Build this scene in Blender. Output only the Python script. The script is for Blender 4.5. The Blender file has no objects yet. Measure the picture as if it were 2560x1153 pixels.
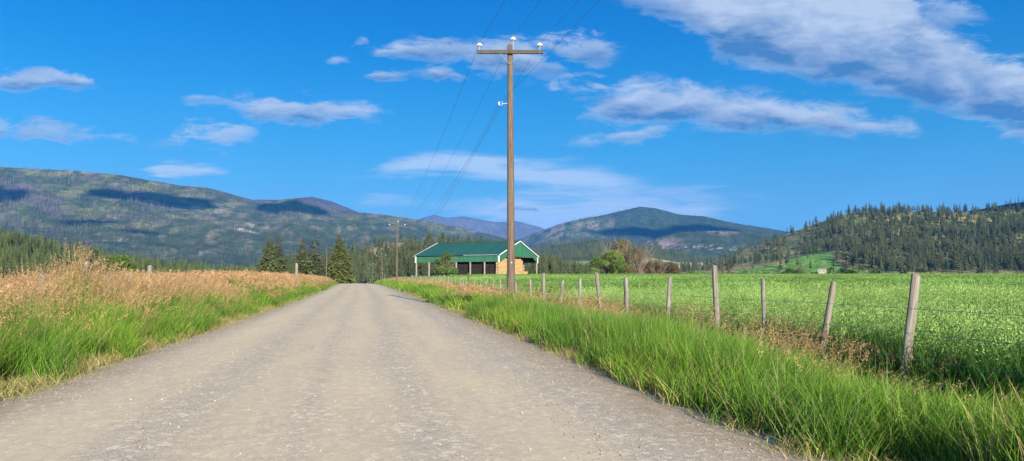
import bpy, math, random
import numpy as np
from mathutils import Vector, Matrix
rad = math.radians
rng = np.random.default_rng(7)
random.seed(7)
scn = bpy.context.scene
COL = scn.collection

# ------------------------------------------------------------------ camera
CAMZ = 1.5; F = 1920.0; YAW = rad(10.39); PITCH = rad(3.35)
cam_d = bpy.data.cameras.new("camera"); cam = bpy.data.objects.new("camera", cam_d); COL.objects.link(cam)
cam.location = (0, 0, CAMZ); cam.rotation_euler = (math.pi/2 + PITCH, 0, -YAW)
cam_d.sensor_width = 36; cam_d.lens = 27.0; cam_d.clip_start = 0.05; cam_d.clip_end = 60000
scn.camera = cam
# ------------------------------------------------------------------ exposure
scn.view_settings.view_transform = 'Standard'; scn.view_settings.look = 'None'
scn.view_settings.exposure = 1.2; scn.view_settings.gamma = 1.0
scn.cycles.max_bounces = 6; scn.cycles.diffuse_bounces = 3; scn.cycles.glossy_bounces = 2
scn.cycles.transmission_bounces = 3; scn.cycles.volume_bounces = 1; scn.cycles.transparent_max_bounces = 8
scn.cycles.use_denoising = True
scn.cycles.caustics_reflective = False; scn.cycles.caustics_refractive = False
# ------------------------------------------------------------------ sun
SUN_AZ = rad(180 - 6.5); SUN_EL = rad(18)      # azimuth measured clockwise from +Y
SUN = Vector((math.sin(SUN_AZ)*math.cos(SUN_EL), math.cos(SUN_AZ)*math.cos(SUN_EL), math.sin(SUN_EL)))
sd = bpy.data.lights.new("sun", 'SUN'); so = bpy.data.objects.new("sun", sd); COL.objects.link(so)
sd.energy = 5.0; sd.angle = rad(0.5); sd.color = (1.0, 0.90, 0.76)
so.rotation_euler = SUN.to_track_quat('Z', 'Y').to_euler()
so.location = (20, -40, 60)

# ------------------------------------------------------------------ node helper
class NT:
    def __init__(s, tree): s.t = tree; s.n = tree.nodes; s.l = tree.links
    def add(s, typ, **kw):
        nd = s.n.new(typ)
        for k, v in kw.items():
            if k.startswith('in_'):
                pass
            else: setattr(nd, k, v)
        return nd
    def put(s, sock, v):
        if isinstance(v, bpy.types.NodeSocket): s.l.new(v, sock)
        else:
            try: sock.default_value = v
            except Exception:
                sock.default_value = tuple(v) + (1,) if len(v) == 3 else v
    def math(s, op, a, b=None, c=None, clamp=False):
        nd = s.n.new('ShaderNodeMath'); nd.operation = op; nd.use_clamp = clamp
        s.put(nd.inputs[0], a)
        if b is not None: s.put(nd.inputs[1], b)
        if c is not None: s.put(nd.inputs[2], c)
        return nd.outputs[0]
    def vmath(s, op, a, b=None):
        nd = s.n.new('ShaderNodeVectorMath'); nd.operation = op
        s.put(nd.inputs[0], a)
        if b is not None: s.put(nd.inputs[1], b)
        return nd.outputs['Value'] if op in ('DOT_PRODUCT', 'LENGTH') else nd.outputs[0]
    def mix(s, fac, a, b, mode='MIX'):
        nd = s.n.new('ShaderNodeMix'); nd.data_type = 'RGBA'; nd.blend_type = mode
        s.put(nd.inputs[0], fac); s.put(nd.inputs[6], a); s.put(nd.inputs[7], b)
        return nd.outputs[2]
    def ramp(s, fac, lo, hi, a=0.0, b=1.0, smooth=True):
        nd = s.n.new('ShaderNodeMapRange'); nd.interpolation_type = 'SMOOTHSTEP' if smooth else 'LINEAR'
        s.put(nd.inputs[0], fac); nd.inputs[1].default_value = lo; nd.inputs[2].default_value = hi
        nd.inputs[3].default_value = a; nd.inputs[4].default_value = b
        return nd.outputs[0]
    def noise(s, vec, scale, detail=4, rough=0.5, dist=0.0):
        nd = s.n.new('ShaderNodeTexNoise'); s.put(nd.inputs['Vector'], vec)
        nd.inputs['Scale'].default_value = scale; nd.inputs['Detail'].default_value = detail
        nd.inputs['Roughness'].default_value = rough; nd.inputs['Distortion'].default_value = dist
        return nd.outputs[0]
    def mapping(s, vec, loc=(0,0,0), rot=(0,0,0), sc=(1,1,1)):
        nd = s.n.new('ShaderNodeMapping'); s.put(nd.inputs[0], vec)
        nd.inputs[1].default_value = loc; nd.inputs[2].default_value = rot; nd.inputs[3].default_value = sc
        return nd.outputs[0]

# ------------------------------------------------------------------ world: sky with clouds
fh = Vector((math.sin(YAW), math.cos(YAW), 0)); rh = Vector((math.cos(YAW), -math.sin(YAW), 0))
world = bpy.data.worlds.new("World"); scn.world = world; world.use_nodes = True
wt = NT(world.node_tree); wt.n.clear()
sky = wt.add('ShaderNodeTexSky'); sky.sky_type = 'NISHITA'; sky.sun_disc = False
sky.sun_elevation = SUN_EL; sky.sun_rotation = SUN_AZ; sky.air_density = 1.0; sky.dust_density = 0.25; sky.ozone_density = 3.0
tc = wt.add('ShaderNodeTexCoord'); dvec = tc.outputs['Generated']
hs = wt.add('ShaderNodeHueSaturation'); hs.inputs['Saturation'].default_value = 1.15; wt.l.new(sky.outputs[0], hs.inputs['Color'])
# direction -> (u, v): tangents of azimuth from the valley axis and of elevation
dn = wt.vmath('NORMALIZE', dvec)
fw = wt.math('MAXIMUM', wt.vmath('DOT_PRODUCT', dn, fh), 0.05)
uu = wt.math('DIVIDE', wt.vmath('DOT_PRODUCT', dn, rh), fw)
vv = wt.math('DIVIDE', wt.vmath('DOT_PRODUCT', dn, Vector((0,0,1))), fw)
comb = wt.add('ShaderNodeCombineXYZ'); wt.l.new(uu, comb.inputs[0]); wt.l.new(vv, comb.inputs[1])
uv0 = comb.outputs[0]
front = wt.ramp(wt.vmath('DOT_PRODUCT', dn, fh), 0.15, 0.4)

def uvof(px, py):
    a = (px-1280)/F; b = (576.5-py)/F
    fwd = math.cos(PITCH) - b*math.sin(PITCH)
    return a/fwd, (math.sin(PITCH) + b*math.cos(PITCH))/fwd

# clear-sky colour by elevation on the side away from the sun (sine of elevation, linear colour)
SKYK = 5.5
rampn = wt.add('ShaderNodeValToRGB'); cr_ = rampn.color_ramp; cr_.interpolation = 'B_SPLINE'
stops = [(0.0,(.36,.64,.84)),(.045,(.27,.585,.84)),(.10,(.135,.485,.84)),(.16,(.062,.42,.86)),(.25,(.014,.285,.76)),(.34,(.004,.195,.66)),(.6,(.006,.16,.58)),(1.0,(.01,.12,.42))]
while len(cr_.elements) < len(stops): cr_.elements.new(.5)
for e_, (p_, c_) in zip(cr_.elements, stops): e_.position = p_; e_.color = (*c_, 1)
sz = wt.add('ShaderNodeSeparateXYZ'); wt.l.new(dn, sz.inputs[0]); wt.l.new(sz.outputs[2], rampn.inputs[0])
side = wt.ramp(uu, -.7, .7, 1.03, .78, smooth=False)
sc_ = wt.add('ShaderNodeVectorMath'); sc_.operation = 'SCALE'; wt.l.new(rampn.outputs[0], sc_.inputs[0]); wt.l.new(wt.math('MULTIPLY', side, SKYK), sc_.inputs['Scale'])
skyc = wt.mix(wt.ramp(wt.vmath('DOT_PRODUCT', dn, fh), -.25, .45), hs.outputs[0], sc_.outputs[0])

# cloud bands: for each a top edge, a base and a cover along the horizon, then broken up by fractal noise
U0, U1, V1 = -.80, .80, .5
un = wt.math('DIVIDE', wt.math('SUBTRACT', uu, U0), U1-U0, clamp=True)
def band_curves(top, bot, wgt):
    nd = wt.n.new('ShaderNodeRGBCurve'); m = nd.mapping; m.use_clip = False
    xs = sorted({p[0] for p in top} | {p[0] for p in bot} | {p[0] for p in wgt})
    for ch, pts in ((0, top), (1, bot), (2, wgt)):
        c = m.curves[ch]; out = []
        for x in xs:
            val = float(np.interp(x, [p[0] for p in pts], [p[1] for p in pts]))
            if ch < 2:
                u, v = uvof(x, val); val = v/V1
            else: u, _ = uvof(x, 300)
            out.append(((u-U0)/(U1-U0), val))
        out = [(-.0, out[0][1])]+out+[(1.0, out[-1][1])]
        while len(c.points) < len(out): c.points.new(.5, .5)
        for p_, (x, y) in zip(c.points, out): p_.location = (x, y); p_.handle_type = 'AUTO_CLAMPED' if ch < 2 else 'VECTOR'
    m.update()
    return nd
warp = wt.n.new('ShaderNodeTexNoise'); wt.l.new(wt.mapping(uv0, (2,5,0), (0,0,rad(4)), (9,20,1)), warp.inputs[0]); warp.inputs['Scale'].default_value = 1; warp.inputs['Detail'].default_value = 6; warp.inputs['Roughness'].default_value = .6
wsep = wt.add('ShaderNodeSeparateColor'); wt.l.new(warp.outputs['Color'], wsep.inputs[0])
unw = wt.math('ADD', un, wt.math('MULTIPLY', wt.math('SUBTRACT', wsep.outputs[0], .5), .035))
vw = wt.math('ADD', wt.math('DIVIDE', vv, V1), wt.math('MULTIPLY', wt.math('SUBTRACT', wsep.outputs[1], .5), .055))
nzA = wt.noise(wt.mapping(uv0, (3.1,1.7,0), (0,0,rad(7)), (16,44,1)), 1.0, 10, 0.68, 0.35)
nzB = wt.noise(wt.mapping(uv0, (7.3,0.7,0), (0,0,rad(-3)), (6,52,1)), 1.0, 8, 0.66, 0.5)
nzC = wt.noise(wt.mapping(uv0, (1.3,4.7,0), (0,0,rad(12)), (10,30,1)), 1.0, 5, 0.55, 0.3)
BANDS = [  # top edge, base, cover (px, value); softness; noise; kind
 # great cloud, upper right
 ([(1540,0),(1600,-40),(2000,-80),(2250,-60),(2330,20),(2400,85),(2490,120),(2600,170),(2900,240)], [(1540,0),(1600,28),(1680,60),(1750,95),(1800,148),(1900,178),(2000,200),(2150,232),(2300,262),(2420,292),(2560,330),(2900,400)], [(1520,0),(1570,.8),(1650,.9),(1760,.95),(1850,1),(2900,1)], .10, .20, 1),
 ([(2200,40),(2300,10),(2400,0),(2460,25),(2490,60)], [(2200,120),(2300,100),(2400,80),(2460,62),(2490,62)], [(2200,0),(2260,.6),(2440,.6),(2500,0)], .07, .22, 1),
 ([(2470,345),(2500,330),(2560,290),(2700,280)], [(2470,347),(2520,345),(2560,352),(2700,370)], [(2460,0),(2490,.7),(2700,.8)], .05, .12, 1),
 # long lens below it
 ([(1430,300),(1460,275),(1500,248),(1540,212),(1600,194),(1700,202),(1800,212),(1900,222),(2000,246),(2100,264),(2200,288),(2290,308),(2335,324)], [(1430,302),(1500,312),(1600,318),(1700,316),(1800,328),(1950,334),(2050,340),(2150,340),(2250,334),(2335,326)], [(1425,0),(1460,.8),(1560,.95),(2290,1),(2345,0)], .065, .13, 1),
 ([(1340,238),(1400,205),(1470,198),(1540,214)], [(1340,240),(1400,240),(1470,244),(1540,248)], [(1330,0),(1380,.6),(1520,.65),(1560,0)], .05, .20, 1),
 ([(1400,356),(1480,340),(1560,322),(1640,312),(1700,306)], [(1400,360),(1480,360),(1580,356),(1660,336),(1710,318)], [(1395,0),(1430,.7),(1660,.85),(1720,0)], .04, .10, 1),
 # by the utility pole
 ([(925,130),(960,112),(1040,96),(1100,92),(1200,92),(1290,98),(1330,118),(1400,150),(1420,175)], [(925,134),(1000,152),(1080,160),(1150,164),(1200,186),(1300,196),(1390,186),(1420,178)], [(920,0),(950,.85),(1330,.95),(1390,.8),(1425,0)], .06, .17, 1),
 ([(1320,105),(1380,86),(1480,94),(1560,128)], [(1320,120),(1400,150),(1480,160),(1565,134)], [(1310,0),(1350,.7),(1500,.8),(1570,0)], .06, .22, 1),
 ([(-60,205),(0,190),(60,184),(150,180),(222,194),(236,214),(300,215),(905,190),(950,170),(1000,176),(1035,188),(1050,182),(1080,166),(1120,170),(1170,202)], [(-60,224),(0,224),(100,226),(222,222),(236,216),(300,214),(905,192),(950,206),(1000,202),(1035,196),(1050,198),(1100,206),(1170,204)], [(-60,.9),(225,.9),(240,0),(905,0),(920,.85),(1020,.8),(1040,.6),(1060,.95),(1160,.9),(1172,0)], .035, .10, 1),
 ([(790,143),(835,134),(875,140),(885,98),(905,94),(920,103),(1190,500),(1215,520),(1280,503),(1350,518),(1360,524)], [(790,144),(835,151),(875,147),(885,106),(905,110),(920,105),(1190,502),(1215,525),(1280,532),(1350,526),(1360,524)], [(795,0),(810,.6),(862,.6),(868,0),(884,0),(892,.6),(912,.6),(925,0),(1205,0),(1230,.85),(1345,.85),(1362,0)], .022, .06, 1),
 # mid left
 ([(440,250),(480,242),(560,250),(620,244),(700,243),(760,247),(850,250),(920,254),(965,262),(985,276)], [(440,252),(520,262),(560,266),(600,292),(640,308),(700,313),(780,308),(860,300),(915,302),(955,286),(985,278)], [(438,0),(460,.55),(560,.5),(620,.85),(930,.85),(990,0)], .055, .20, 1),
 ([(-150,306),(0,297),(90,302),(170,314),(230,328),(310,346),(335,352),(360,360),(430,344),(500,324),(560,318),(620,324),(655,352)], [(-150,346),(0,348),(80,346),(150,350),(220,350),(310,358),(335,354),(360,362),(430,369),(550,372),(640,368),(655,354)], [(-150,.75),(150,.75),(300,.5),(340,0),(355,0),(420,.65),(600,.75),(660,0)], .05, .19, 1),
 ([(345,428),(390,408),(450,404),(520,408),(570,424),(575,430),(860,440),(950,425),(985,392),(1060,374),(1150,370),(1250,383),(1350,394),(1450,404),(1550,424),(1690,450)], [(345,430),(400,446),(500,449),(560,440),(575,432),(860,443),(1000,446),(1120,440),(1250,462),(1400,486),(1550,474),(1690,458)], [(340,0),(370,1.5),(500,1.5),(560,.8),(580,0),(850,0),(900,.5),(1000,.72),(1300,.72),(1550,.6),(1700,0)], .05, .12, 2),
 ([(890,508),(960,496),(1010,492),(1060,520),(1200,496),(1300,462),(1500,466),(1700,478),(1900,498),(1970,515)], [(890,511),(960,522),(1060,526),(1200,560),(1400,590),(1700,575),(1850,545),(1970,522)], [(880,0),(930,.7),(1020,.55),(1100,.5),(1250,.85),(1500,.95),(1750,.8),(1980,0)], .09, .22, 2),
 ([(1380,530),(1440,520),(1460,488),(1600,480),(1800,486),(1830,512),(1950,506),(2130,478),(2200,480)], [(1380,532),(1440,532),(1460,492),(1620,494),(1800,494),(1830,516),(1950,514),(2130,484),(2200,484)], [(1380,0),(1410,.55),(1470,.5),(1790,.55),(1810,.3),(1930,.4),(1960,0),(2120,.0),(2150,.25),(2200,0)], .03, .10, 3),
]
acc = {1: None, 2: None, 3: None}; baseacc = None
for (top, bot, wg, soft, nz, kd) in BANDS:
    src = unw if True else un
    # chained one after another, so the shader needs little memory
    if baseacc is not None: src = wt.math('MULTIPLY_ADD', baseacc, 1e-6, src)
    cmb = wt.add('ShaderNodeCombineXYZ'); [wt.l.new(src, cmb.inputs[k]) for k in range(3)]
    nd = band_curves(top, bot, wg); wt.l.new(cmb.outputs[0], nd.inputs['Color'])
    sep = wt.add('ShaderNodeSeparateXYZ'); wt.l.new(nd.outputs[0], sep.inputs[0])
    up = wt.math('SUBTRACT', sep.outputs[0], vw); dnn = wt.math('SUBTRACT', vw, sep.outputs[1])
    dd = wt.math('SMOOTH_MIN', up, wt.math('MULTIPLY', dnn, 1.3), soft*.5)
    noi = nzA if kd == 1 else nzB
    dd = wt.math('ADD', dd, wt.math('MULTIPLY', wt.math('SUBTRACT', .53, noi), nz))
    den = wt.math('MULTIPLY', wt.ramp(dd, -soft*.12, soft*(.68 if kd == 1 else 1)), sep.outputs[2])
    acc[kd] = den if acc[kd] is None else wt.math('MAXIMUM', acc[kd], den)
    if kd == 1:
        hgt = wt.math('DIVIDE', dnn, wt.math('MAXIMUM', wt.math('SUBTRACT', sep.outputs[0], sep.outputs[1]), .02))   # 0 at the base, 1 at the crown
        sh = wt.math('MULTIPLY', wt.ramp(wt.math('ADD', hgt, wt.math('MULTIPLY', wt.math('SUBTRACT', nzA, .5), .5)), .08, .72, 1, 0), den)
        baseacc = sh if baseacc is None else wt.math('MAXIMUM', baseacc, sh)
puff = wt.ramp(nzC, .36, .66)
grain = wt.noise(wt.mapping(uv0, (5,3,0), (0,0,rad(9)), (34,80,1)), 1.0, 5, 0.6, 0.3)
shade = wt.math('ADD', wt.math('MULTIPLY', baseacc, .92), wt.math('ADD', wt.math('MULTIPLY', wt.math('SUBTRACT', puff, .35), .45), wt.math('MULTIPLY', wt.math('SUBTRACT', grain, .5), .7)), clamp=True)
CW = (2.85, 3.42, 4.3); CS = (.38, 1.12, 2.55)
ccol = wt.mix(shade, CW, CS)
c0 = wt.mix(wt.math('MINIMUM', wt.math('MULTIPLY', acc[2], 1.45), .92), skyc, (2.6, 3.45, 4.6))
c1 = wt.mix(wt.math('MULTIPLY', acc[3], .9), c0, (1.2, 2.2, 4.4))
c2 = wt.mix(wt.math('MULTIPLY', wt.math('MULTIPLY', acc[1], .95), wt.ramp(fw, .08, .3)), c1, ccol)
bg = wt.add('ShaderNodeBackground'); wt.l.new(c2, bg.inputs[0]); bg.inputs[1].default_value = 0.085
world.cycles.sampling_method = 'MANUAL'; world.cycles.sample_map_resolution = 256
wo = wt.add('ShaderNodeOutputWorld'); wt.l.new(bg.outputs[0], wo.inputs[0])

# ------------------------------------------------------------------ geometry helpers
cp, sp = math.cos(PITCH), math.sin(PITCH)
def ray(px, py):
    a = (np.asarray(px, float)-1280)/F; b = (576.5-np.asarray(py, float))/F
    fwd = cp - b*sp; up = sp + b*cp
    return fwd*fh.x + a*rh.x, fwd*fh.y + a*rh.y, up
def P(px, py, D):
    x, y, z = ray(px, py); k = D/np.hypot(x, y)
    return np.stack([x*k, y*k, CAMZ + z*k], -1)
def sstep(a, b, x):
    t = np.clip((np.asarray(x, float)-a)/(b-a), 0, 1); return t*t*(3-2*t)
def vnoise(x, y, seed=0):
    xi = np.floor(x).astype(np.int64); yi = np.floor(y).astype(np.int64); fx = x-xi; fy = y-yi
    fx = fx*fx*(3-2*fx); fy = fy*fy*(3-2*fy)
    def hsh(i, j):
        n = (i*374761393 + j*668265263 + seed*1442695041) & 0xffffffff
        n = ((n ^ (n >> 13))*1274126177) & 0xffffffff
        n = (n ^ (n >> 16)) & 0xffff
        return n/65535.0
    return (hsh(xi, yi)*(1-fx)+hsh(xi+1, yi)*fx)*(1-fy) + (hsh(xi, yi+1)*(1-fx)+hsh(xi+1, yi+1)*fx)*fy
def fbm(x, y, o=4, seed=0):
    s = 0; a = .5; t = 0
    for k in range(o):
        s = s + a*vnoise(x*2**k+k*17.3, y*2**k-k*9.1, seed+k); t += a; a *= .5
    return s/t
def mesh(name, V, Fs, mats=(), fm=None, smooth=False, cols=None):
    """V (n,3); Fs: list of index arrays, each (m,3) or (m,4); cols per-vertex rgb"""
    V = np.asarray(V, np.float32)
    if not isinstance(Fs, (list, tuple)): Fs = [Fs]
    Fs = [np.asarray(f, np.int32) for f in Fs if len(f)]
    me = bpy.data.meshes.new(name); me.vertices.add(len(V)); me.vertices.foreach_set('co', V.ravel())
    li = np.concatenate([f.ravel() for f in Fs]); tot = np.concatenate([np.full(len(f), f.shape[1], np.int32) for f in Fs])
    me.loops.add(len(li)); me.loops.foreach_set('vertex_index', li)
    st = np.concatenate([[0], np.cumsum(tot)[:-1]]).astype(np.int32)
    me.polygons.add(len(tot)); me.polygons.foreach_set('loop_start', st); me.polygons.foreach_set('loop_total', tot)
    if fm is not None: me.polygons.foreach_set('material_index', np.asarray(fm, np.int32))
    me.polygons.foreach_set('use_smooth', np.full(len(tot), bool(smooth)))
    me.update(calc_edges=True)
    for m in mats: me.materials.append(m)
    if cols is not None:
        a = me.color_attributes.new('c', 'FLOAT_COLOR', 'POINT')
        c = np.ones((len(V), 4), np.float32); c[:, :3] = cols; a.data.foreach_set('color', c.ravel())
    return me
def link(name, me, parent=None, loc=None, rz=None):
    o = bpy.data.objects.new(name, me); COL.objects.link(o)
    if parent is not None: o.parent = parent
    if loc is not None: o.location = loc
    if rz is not None: o.rotation_euler = (0, 0, rz)
    return o
def tag(o, label=None, cat=None, group=None, kind=None):
    if label: o['label'] = label
    if cat: o['category'] = cat
    if group: o['group'] = group
    if kind: o['kind'] = kind
    return o
class MB:
    """mesh collector"""
    def __init__(s): s.V = []; s.Q = []; s.T = []; s.C = []; s.n = 0
    def add(s, V, Q=None, T=None, c=None):
        V = np.asarray(V, float).reshape(-1, 3)
        if Q is not None and len(Q): s.Q.append(np.asarray(Q, int).reshape(-1, 4)+s.n)
        if T is not None and len(T): s.T.append(np.asarray(T, int).reshape(-1, 3)+s.n)
        s.V.append(V); s.C.append(np.tile(np.asarray(c if c is not None else (1,1,1), float), (len(V), 1)) if c is None or np.ndim(c) == 1 else np.asarray(c))
        s.n += len(V)
    def box(s, c, size, M=None):
        x, y, z = [k/2 for k in size]
        v = np.array([(i*x, j*y, k*z) for k in (-1, 1) for j in (-1, 1) for i in (-1, 1)])
        if M is not None: v = v @ np.array(M).T
        s.add(v+np.array(c), [(0,2,3,1),(4,5,7,6),(0,1,5,4),(2,6,7,3),(0,4,6,2),(1,3,7,5)])
    def beam(s, a, b, w, h, up=(0,0,1)):
        a = Vector(a); b = Vector(b); d = (b-a); L = d.length; d.normalize()
        u = Vector(up); r = d.cross(u).normalized(); u = r.cross(d).normalized()
        M = np.array([[d.x, r.x, u.x], [d.y, r.y, u.y], [d.z, r.z, u.z]])
        s.box((a+b)/2, (L, w, h), M)
    def tube(s, pts, radii, n=8, cap=True, wob=0, seed=0, c=None):
        pts = [Vector(p) for p in pts]; rings = []
        r_ = np.random.default_rng(seed)
        prof = 1 + wob*(r_.random(n)-.5)*2
        for i, p in enumerate(pts):
            d = (pts[min(i+1, len(pts)-1)]-pts[max(i-1, 0)]).normalized()
            ref = Vector((0,0,1)) if abs(d.z) < .9 else Vector((1,0,0))
            a = d.cross(ref).normalized(); b = d.cross(a).normalized()
            th = np.arange(n)*2*math.pi/n
            rr = radii[i]*prof*(1+wob*.5*(r_.random(n)-.5))
            rings.append(np.array(p)+np.outer(np.cos(th)*rr, a)+np.outer(np.sin(th)*rr, b))
        V = np.concatenate(rings); Q = []
        for i in range(len(pts)-1):
            for k in range(n):
                Q.append((i*n+k, i*n+(k+1) % n, (i+1)*n+(k+1) % n, (i+1)*n+k))
        T = []
        if cap:
            V = np.concatenate([V, [np.array(pts[0])], [np.array(pts[-1])]]); m = len(pts)*n
            for k in range(n):
                T.append((m, (k+1) % n, k)); T.append((m+1, (len(pts)-1)*n+k, (len(pts)-1)*n+(k+1) % n))
        s.add(V, Q, T, c)
    def me(s, name, mats=(), smooth=False, cols=False):
        F_ = []
        if s.Q: F_.append(np.concatenate(s.Q))
        if s.T: F_.append(np.concatenate(s.T))
        return mesh(name, np.concatenate(s.V), F_, mats, None, smooth, np.concatenate(s.C) if cols else None)

# ------------------------------------------------------------------ lie of the land
def xroad(y):
    y = np.asarray(y, float); return -0.37 - 2.2*(np.clip(y, 0, 400)/150)**2
HALF = 3.9
def zdip(y): return -0.022*14*np.log1p(np.exp(np.clip((np.asarray(y, float)-162)/14, -30, 30)))
def gz(x, y, road=False):
    x = np.asarray(x, float); y = np.asarray(y, float)
    lat = x-xroad(y); r = np.hypot(x, y)
    z = np.maximum(zdip(y), -7.5)*(1-sstep(4.5, 9, lat)*(1-sstep(215, 300, r)))
    bank = 0.24+0.30*sstep(18, 50, y)-0.25*sstep(75, 130, y)
    z = z+sstep(0.3, 3.2, -HALF-lat)*bank - 8*sstep(12, 90, -lat) - 6*sstep(90, 400, -lat)
    z = z+0.72*sstep(20, 150, r)*sstep(5, 30, lat)*(1-sstep(205, 300, r)) - 0.03*sstep(0, 0.8, lat-HALF)*(1-sstep(1.5, 3.5, lat-HALF))
    z = z-6*sstep(215, 330, r)*sstep(9, 30, lat)
    z = z+0.05*(fbm(x*.5, y*.5, 3, 5)-.5)*(np.abs(lat) > HALF+.3)
    z = z-0.22*sstep(1.5, 3.2, lat-HALF)*(1-sstep(5, 14, lat-HALF))*(1-sstep(35, 70, y))
    if not road: z = z-0.16*(1-sstep(HALF-.35, HALF+.15, np.abs(lat)))
    return z

# ------------------------------------------------------------------ materials
def newmat(name):
    m = bpy.data.materials.new(name); m.use_nodes = True; t = NT(m.node_tree); t.n.clear()
    b = t.add('ShaderNodeBsdfPrincipled'); o = t.add('ShaderNodeOutputMaterial'); t.l.new(b.outputs[0], o.inputs[0])
    b.inputs['Roughness'].default_value = .85
    b.inputs['Specular IOR Level'].default_value = .25
    return m, t, b, o
def bump(t, b, h, strength, dist):
    n = t.add('ShaderNodeBump'); n.inputs['Strength'].default_value = strength; n.inputs['Distance'].default_value = dist
    t.l.new(h, n.inputs['Height']); t.l.new(n.outputs[0], b.inputs['Normal'])
def plain(name, col, rough=.7, spec=.3, metal=0, var=.12, scale=8):
    m, t, b, o = newmat(name); tcn = t.add('ShaderNodeTexCoord')
    nz = t.noise(tcn.outputs['Object'], scale, 5, .6)
    f = t.ramp(nz, .3, .7, 1-var, 1+var)
    c = t.vmath('SCALE', col); t.n[-1].inputs['Scale'].default_value = 1; t.l.new(f, t.n[-1].inputs['Scale'])
    t.l.new(c, b.inputs['Base Color']); b.inputs['Roughness'].default_value = rough
    b.inputs['Specular IOR Level'].default_value = spec; b.inputs['Metallic'].default_value = metal
    return m
def leafmat(name, src, trans=.35, rough=.6):
    """src: 'inst' = per-instance tint attribute, 'obj' = object colour; both times the mesh colour 'c'"""
    m, t, b, o = newmat(name)
    ca = t.add('ShaderNodeAttribute'); ca.attribute_name = 'c'
    if src == 'inst':
        ta = t.add('ShaderNodeAttribute'); ta.attribute_type = 'INSTANCER'; ta.attribute_name = 'tint'; tint = ta.outputs['Color']
    else:
        ta = t.add('ShaderNodeObjectInfo'); tint = ta.outputs['Color']
    col = t.mix(1.0, ca.outputs['Color'], tint, 'MULTIPLY')
    t.l.new(col, b.inputs['Base Color']); b.inputs['Roughness'].default_value = rough; b.inputs['Specular IOR Level'].default_value = .3
    if trans > 0:
        tr = t.add('ShaderNodeBsdfTranslucent'); t.l.new(t.mix(1.0, col, (1.1, 1.15, .55), 'MULTIPLY'), tr.inputs[0])
        ms = t.add('ShaderNodeMixShader'); ms.inputs[0].default_value = trans
        t.l.new(b.outputs[0], ms.inputs[1]); t.l.new(tr.outputs[0], ms.inputs[2]); t.l.new(ms.outputs[0], o.inputs[0])
    return m
M_grass = leafmat('grass_blades', 'inst', .27)
M_leafI = leafmat('needles_scattered', 'inst', .0, .8)
M_leafO = leafmat('needles', 'obj', .15, .8)
M_bark = plain('bark', (.12,.085,.06), .9)

def wood(name, base, dark, scale=1.0, green=0):
    m, t, b, o = newmat(name); tcn = t.add('ShaderNodeTexCoord'); oi = t.add('ShaderNodeObjectInfo')
    sh = t.add('ShaderNodeCombineXYZ'); t.l.new(t.math('MULTIPLY', oi.outputs['Random'], 40), sh.inputs[0]); t.l.new(t.math('MULTIPLY', oi.outputs['Random'], 13), sh.inputs[2])
    v = t.vmath('ADD', tcn.outputs['Object'], sh.outputs[0])
    grain = t.noise(t.mapping(v, sc=(30*scale, 30*scale, 1.6*scale)), 1, 6, .65, .4)
    patch = t.noise(t.mapping(v, sc=(3, 3, 2.2)), 1, 4, .6)
    crack = t.noise(t.mapping(v, sc=(14*scale, 14*scale, .7)), 1, 3, .5, .8)
    c = t.mix(t.ramp(grain, .35, .68), dark, base)
    c = t.mix(t.ramp(patch, .45, .7, 0, .55), c, tuple(k*.62 for k in base))
    c = t.mix(t.ramp(crack, .62, .70, 0, .85), c, tuple(k*.28 for k in base))
    c = t.mix(t.ramp(oi.outputs['Random'], 0, 1, 0, .35), c, (base[0]*.85, base[1]*.72, base[2]*.6))
    t.l.new(c, b.inputs['Base Color'])
    bump(t, b, t.math('SUBTRACT', grain, t.math('MULTIPLY', t.ramp(crack, .6, .7), .8)), .6, .01)
    return m
M_post = wood('weathered_post_wood', (.275,.266,.236), (.085,.08,.07))
M_pole = wood('weathered_pole_wood', (.170,.138,.112), (.055,.043,.035), .8)
M_arm = wood('grey_crossarm_wood', (.10,.097,.094), (.045,.043,.041), .8)
M_metal = plain('galvanised_steel', (.36,.37,.38), .6, .4, .1)
M_dark = plain('dark_rusty_metal', (.06,.05,.045), .6)
M_wire = plain('aluminium_wire', (.14,.15,.17), .5, .5, .3)
M_fwire = plain('galvanised_fence_wire', (.22,.22,.22), .5, .5, .6)
M_porc = plain('porcelain', (.74,.76,.78), .2, .6, 0, .04)
M_green = None

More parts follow.
